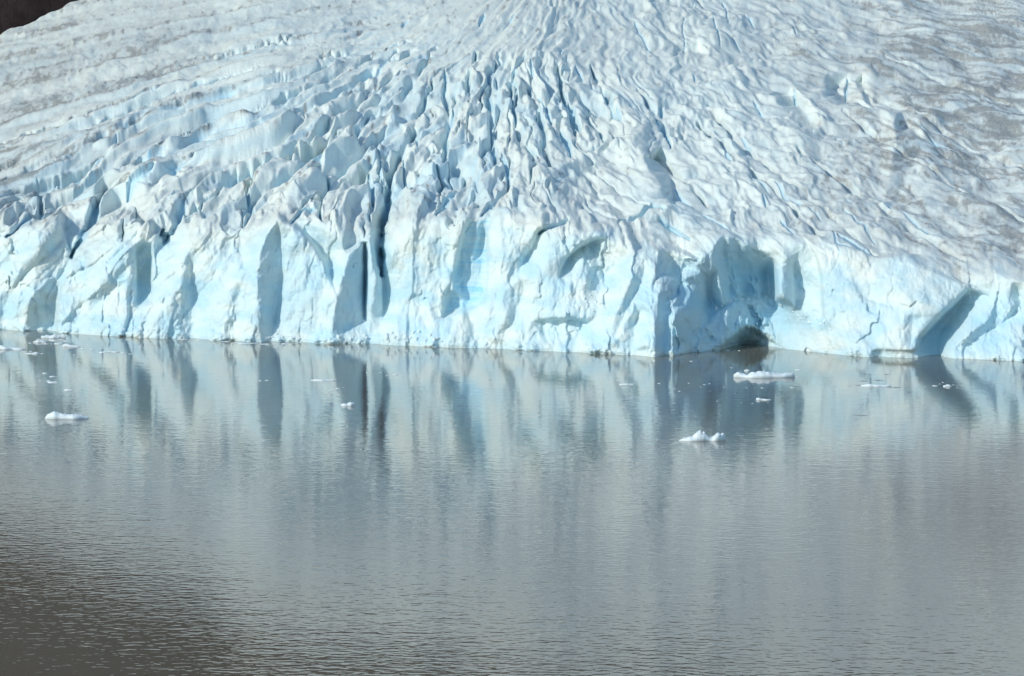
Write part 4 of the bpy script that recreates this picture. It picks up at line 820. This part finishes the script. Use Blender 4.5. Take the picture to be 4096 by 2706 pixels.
IF = 'ice_floe'
float_at(IF, 3057, 1510, 246, .22, [(-1, 14), (-.9, 20), (-.75, 17), (-.55, 11), (-.4, 19), (-.1, 24), (.1, 21), (.4, 15), (.6, 14), (.85, 19), (.95, 17), (1, 4)], 'long low white floe, largest on the lake, with a humped middle', 'ice floe', seed=3, nu=90, nv=22)
float_at(IF, 268, 1676, 176, .26, [(-1, 6), (-.85, 20), (-.55, 29), (-.35, 22), (0, 17), (.4, 18), (.7, 13), (.9, 8), (1, 3)], 'white floe with a rounded hump at its left end, alone on the left water', 'ice floe', seed=5, nu=80, nv=22)
float_at(IF, 2810, 1763, 190, .24, [(-1, 2), (-.85, 9), (-.6, 14), (-.38, 16), (-.25, 30), (-.13, 38), (-.03, 31), (.05, 32), (.16, 21), (.3, 12), (.42, 11), (.5, 19), (.62, 25), (.8, 26), (.93, 27), (1, 14)], 'jagged white floe with a pointed peak and a square right end', 'ice floe', seed=8, nu=110, nv=24, rough=.4, rot=.12)
float_at(IF, 1392, 1624, 58, .34, [(-1, 6), (-.6, 9), (-.2, 7), (.2, 12), (.7, 13), (1, 9)], 'small chunky white floe below the dark gully reflection', 'ice floe', seed=12, rough=.35)
float_at(IF, 3054, 1601, 60, .2, [(-1, 7), (-.7, 9), (-.3, 5), (.3, 4), (1, 3)], 'small slim white floe under the long floe, thick at one end', 'ice floe', seed=14)
float_at(IF, 1295, 1523, 106, .22, [(-1, 2), (-.6, 5), (0, 4), (.6, 5), (1, 3)], 'faint flat pale floe between the fins\' reflections', 'ice floe', seed=15)
float_at(IF, 3505, 1546, 122, .26, [(-1, 3), (-.5, 9), (0, 7), (.5, 5), (.8, 6), (1, 2)], 'flat pale floe amid grey slush before the white face', 'ice floe', seed=16)
float_at(IF, 2648, 1416, 124, .2, [(-1, 2), (-.5, 4), (0, 5), (.5, 4), (1, 2)], 'thin white floe lying against the headland beside the cave', 'ice floe', seed=17)
float_at(IF, 2506, 1540, 58, .2, [(-1, 3), (0, 5), (1, 4)], 'thin white floe over the dark streak left of the bay', 'ice floe', seed=18)
float_at(IF, 48, 1398, 128, .3, [(-1, 8), (-.7, 16), (-.3, 9), (.2, 7), (.7, 5), (1, 2)], 'wide flat bluish floe cut by the left edge of the picture', 'ice floe', seed=20)
float_at(IF, 214, 1353, 100, .22, [(-1, 7), (-.6, 10), (-.2, 9), (.1, 14), (.4, 10), (.8, 12), (1, 6)], 'lumpy white floe, biggest of the cluster under the left towers', 'ice floe', seed=22, rough=.5)
float_at(IF, 158, 1371, 52, .25, [(-1, 3), (-.3, 9), (.3, 8), (1, 3)], 'small white floe just below the lumpy cluster floe', 'ice floe', seed=23, rough=.5)
float_at(IF, 292, 1388, 84, .25, [(-1, 8), (-.7, 13), (-.2, 7), (.4, 5), (1, 2)], 'low blue-white floe right of the lumpy cluster floe', 'ice floe', seed=24)
float_at(IF, 440, 1410, 80, .2, [(-1, 2), (0, 5), (1, 2)], 'flat pale floe right of the left cluster, farther out', 'ice floe', seed=25)
float_at(IF, 128, 1416, 60, .2, [(-1, 2), (0, 4), (.7, 7), (1, 2)], 'flat white floe with a raised tip beside the edge floe', 'ice floe', seed=26)
float_at(IF, 3789, 1547, 34, .3, [(-1, 3), (0, 8), (.6, 7), (1, 2)], 'tiny white floe, largest of the far right handful', 'ice floe', seed=27)
float_at(IF, 2988, 1485, 22, .3, [(-1, 4), (0, 6), (1, 4)], 'tiny white floe just behind the long humped floe', 'ice floe', seed=28)
float_at('slush_patch', 3441, 1663, 60, .16, [(-1, 1), (0, 1.6), (1, 1)], 'thin grey slush patch alone on the bright right reflection', 'slush patch', mat=GREY, seed=30)

bits = {'ice bits around the long floe': ('tiny white ice bit scattered around the long humped floe', [(3192, 1481, 26), (3193, 1508, 15), (3168, 1552, 17), (3049, 1553, 12), (2986, 1553, 8), (2897, 1550, 7), (2765, 1446, 14), (2869, 1606, 8), (2965, 1611, 7), (3010, 1615, 8), (3072, 1611, 8), (2940, 1575, 6), (3220, 1530, 7)]),
        'ice bits before the bay': ('tiny white ice bit drifting before the shaded bay', [(2636, 1535, 12), (2755, 1534, 8), (2817, 1540, 12), (2838, 1536, 9), (2802, 1549, 7), (2718, 1566, 11), (2897, 1550, 9), (2925, 1472, 9), (2912, 1404, 14), (2957, 1404, 10), (2080, 1419, 9), (2840, 1565, 6), (2700, 1556, 6)]),
        'ice bits off the deep gully': ('tiny white ice bit in the row off the deep gully', [(1471, 1493, 15), (1522, 1491, 9), (1547, 1502, 10), (1583, 1500, 19), (1610, 1503, 8), (1068, 1523, 18), (1041, 1524, 12), (1351, 1556, 17), (1500, 1498, 5), (1640, 1501, 5), (1292, 1540, 6), (1375, 1551, 7)]),
        'ice bits in the left cluster': ('small white ice bit in the cluster under the left towers', [(120, 1374, 14), (155, 1358, 18), (184, 1377, 22), (206, 1377, 9), (232, 1377, 32), (262, 1367, 20), (282, 1332, 12), (377, 1336, 14), (137, 1418, 18), (168, 1416, 14), (123, 1407, 14), (256, 1418, 9), (298, 1421, 12), (212, 1364, 36), (245, 1359, 22), (100, 1370, 10), (330, 1396, 16), (370, 1398, 24), (410, 1395, 15), (408, 1412, 26), (300, 1420, 9), (490, 1413, 18), (520, 1417, 14)]),
        'ice bits on the dark left water': ('tiny flat white ice bit on the dark left reflection', [(179, 1495, 20), (213, 1508, 30), (193, 1525, 16), (210, 1531, 44), (272, 1562, 36), (160, 1525, 9), (145, 1507, 7)]),
        'ice bits at the far right': ('tiny white ice bit near the right end of the lake', [(3740, 1545, 22), (3813, 1541, 12), (3772, 1531, 10), (3758, 1537, 9), (4090, 1662, 10), (3830, 1550, 8), (3700, 1548, 7)]),
        'flat brash along the left cliff': ('flat pale brash sliver along the left cliff foot', [(640, 1352, 40), (690, 1350, 30), (730, 1358, 46), (800, 1360, 30), (860, 1362, 50), (900, 1368, 36), (950, 1372, 44), (980, 1376, 60), (1010, 1374, 40), (1060, 1378, 40), (1110, 1374, 26), (1140, 1376, 30), (760, 1366, 20), (1195, 1372, 22)])}
for gname, (lab, lst) in bits.items():
    proto = []
    for i, (px, py, w_) in enumerate(lst):
        x, y = lake(px, py); L = w_ / F * y
        if len(proto) < 4:
            h_ = (.22 if 'flat' in gname else .45)
            proto.append(blob('ice_bit', 1.0, .35, [(-1, h_ * .3), (-.5, h_ * random.uniform(.4, 1)), (0, h_ * random.uniform(.5, .9)), (.5, h_ * random.uniform(.3, 1)), (1, h_ * .2)], FLOE, 300 + i + len(gname), rough=.5, nu=16, nv=9))
        o = bpy.data.objects.new('ice_bit', proto[i % len(proto)]); COL.objects.link(o)
        o.location = (x, y, 0); o.rotation_euler = (0, 0, random.uniform(-.3, .3)); s_ = min(1.0, .8 / max(L * .5, .1))
        o.scale = (L, L, L * (.32 if L > 2.5 else .42)); props(o, lab, 'ice bit', gname)
gs = [(3449, 1493, 20), (3479, 1499, 18), (3547, 1498, 26), (3454, 1525, 36), (3464, 1515, 16), (3512, 1522, 40), (3585, 1551, 36), (3434, 1542, 30), (3400, 1545, 20), (3560, 1553, 22), (3340, 1546, 10), (3342, 1491, 8), (3330, 1510, 8), (1040, 1438, 8), (1864, 1495, 5), (870, 1520, 10), (1960, 1521, 18), (840, 1494, 9)]
sp = [blob('slush_fleck', 1.0, .3, [(-1, .02), (0, .06), (1, .02)], GREY, 400 + i, nu=14, nv=7) for i in range(3)]
for i, (px, py, w_) in enumerate(gs):
    x, y = lake(px, py); L = w_ / F * y
    o = bpy.data.objects.new('slush_fleck', sp[i % 3]); COL.objects.link(o); o.location = (x, y, 0); o.scale = (L, L, L); o.rotation_euler = (0, 0, random.uniform(-.2, .2))
    if px > 3000: props(o, 'thin grey fleck of slush near the flat pale floe before the white face', 'slush fleck', 'grey slush flecks before the white face')
    else: props(o, 'thin grey fleck of slush on the bright middle water', 'slush fleck', 'grey slush flecks on the middle water')

# ------------------------------------------------------------------ fallen blocks at the foot of the cliff
def block_mesh(seed, spike=1.0):
    rs = np.random.RandomState(seed); bm = bmesh.new(); bmesh.ops.create_icosphere(bm, subdivisions=3, radius=.5)
    planes = [(Vector(rs.normal(size=3)).normalized(), rs.uniform(.26, .42)) for _ in range(11)]
    for v in bm.verts:
        for n_, d in planes:
            k_ = v.co.dot(n_) - d
            if k_ > 0: v.co -= n_ * k_ * .93
        v.co.z *= spike
        v.co += Vector(rs.normal(size=3)) * .008
    me = bpy.data.meshes.new('ice_block'); bm.to_mesh(me); bm.free(); me.materials.append(CHUNK); return me
chunks = [block_mesh(500 + i, 1 if i < 5 else 1.7) for i in range(8)]
off_at = lambda px: float(np.interp(px, XS, GY[-1]))
foot = {'blocks heaped under the recessed blue panel': ('white ice block in the rubble heap under the recessed blue panel', 2, [(x, y) for x, y in ((400, 1118), (430, 1100), (455, 1085), (480, 1105), (500, 1120), (520, 1085), (545, 1115), (585, 1110), (600, 1080), (640, 1070), (660, 1105), (690, 1120), (720, 1090), (745, 1125), (770, 1110), (800, 1128), (620, 1125), (560, 1125), (440, 1125))], 22),
        'blocks before the tall fin': ('white ice block at the foot of the tall blue-sided fin', 1, [(1850, 1105), (1880, 1085), (1895, 1065), (1920, 1108), (1960, 1100), (1990, 1112), (1830, 1110), (2040, 1112), (2080, 1115)], 20),
        'blocks beside the black crack': ('small upright ice block by the black crack at the waterline', 2, [(85, 1095), (95, 1110), (268, 1095), (285, 1110), (180, 1118), (215, 1115), (150, 1120)], 18),
        'blocks below the left towers': ('white ice block on the apron right of the left towers', 1, [(880, 1060), (920, 1045), (960, 1050), (1010, 1060), (1050, 1050), (1100, 1045), (1150, 1055), (840, 1055)], 18),
        'blocks in the dirty rubble streak': ('dirty white ice block in the rubble streak above the overhang', 2, [(1790, 700), (1770, 740), (1750, 780), (1830, 740), (1870, 770), (1900, 730), (1850, 800), (1800, 820), (1760, 850), (1730, 900), (1780, 900), (1820, 930), (1740, 960), (1790, 970), (1840, 870), (1880, 720)], 16),
        'blocks on the slope beside the niche': ('white ice block on the tumbled slope below the arched niche', 4, [(80, 800), (120, 850), (180, 830), (220, 870), (260, 900), (330, 930), (400, 900), (440, 950), (380, 980), (470, 920), (520, 930), (300, 870), (150, 900), (540, 1000), (60, 760)], 18),
        'blocks on the cave roof': ('blue-white ice block along the roof of the ice cave', 3, [(1480, 985), (1530, 965), (1590, 950), (1650, 955), (1700, 945), (1760, 935), (1820, 930), (1400, 1010), (1350, 1045)], 26)}
for gname, (lab, reg, lst, size) in foot.items():
    ox, oy, s = REG[reg]
    for i, (x, y) in enumerate(lst):
        px, py = ox + x * s, oy + y * s
        ci_ = int(np.clip((px - XS[0]) / ST, 0, NX - 1)); wl_ = yw[ci_]
        r_ = int(np.clip((py - ytop_row) / (yb_[ci_] - ytop_row) * (NR - 1), 0, NR - 1))
        p_ = Vector((GX[r_, ci_], GY[r_, ci_], GZ[r_, ci_]))
        sz = size * random.uniform(.35, .95) / F * p_.y
        o = bpy.data.objects.new('ice_block', chunks[random.randrange(8) if 'crack' not in gname else 5 + i % 3]); COL.objects.link(o)
        o.location = p_ + Vector((0, sz * .08, 0)); o.rotation_euler = (random.uniform(-.4, .4), random.uniform(-.4, .4), random.uniform(0, 6.28)); o.scale = (sz * random.uniform(.8, 1.3), sz, sz * random.uniform(.7, 1.1))
        props(o, lab, 'ice block', gname)

# ------------------------------------------------------------------ light and camera
w = bpy.data.worlds.new('World'); scene.world = w; w.use_nodes = True
nt = w.node_tree; bg = nt.nodes['Background']; sky = nt.nodes.new('ShaderNodeTexSky')
sky.sky_type = 'NISHITA'; sky.sun_disc = False; sky.sun_elevation = SUN_EL; sky.sun_rotation = math.atan2(SUN.x, SUN.y); sky.altitude = 600; sky.air_density = 1.0; sky.dust_density = .6; sky.ozone_density = 1.2
tint = mix(nt, 1.0, sky.outputs[0], (.90, 1.06, 1.07), 'MULTIPLY'); nt.links.new(tint, bg.inputs[0]); bg.inputs[1].default_value = .15
ld = bpy.data.lights.new('sun', 'SUN'); ld.energy = 2.5; ld.angle = math.radians(.5); ld.color = (1, .975, .86)
lo = bpy.data.objects.new('sun', ld); COL.objects.link(lo); lo.rotation_euler = SUN.to_track_quat('Z', 'Y').to_euler()
cd = bpy.data.cameras.new('camera'); cam = bpy.data.objects.new('camera', cd); COL.objects.link(cam)
cam.location = (0, 0, H); cam.rotation_euler = (math.radians(90), 0, 0)
cd.sensor_width = 36; cd.lens = 36 * F / 4096; cd.shift_y = -(1353 - YH) / 4096; cd.clip_start = 1; cd.clip_end = 8000
scene.camera = cam
scene.cycles.max_bounces = 12; scene.cycles.diffuse_bounces = 6
vs_ = scene.view_settings; vs_.view_transform = 'Standard'; vs_.look = 'None'; vs_.exposure = 0.03; vs_.gamma = 1
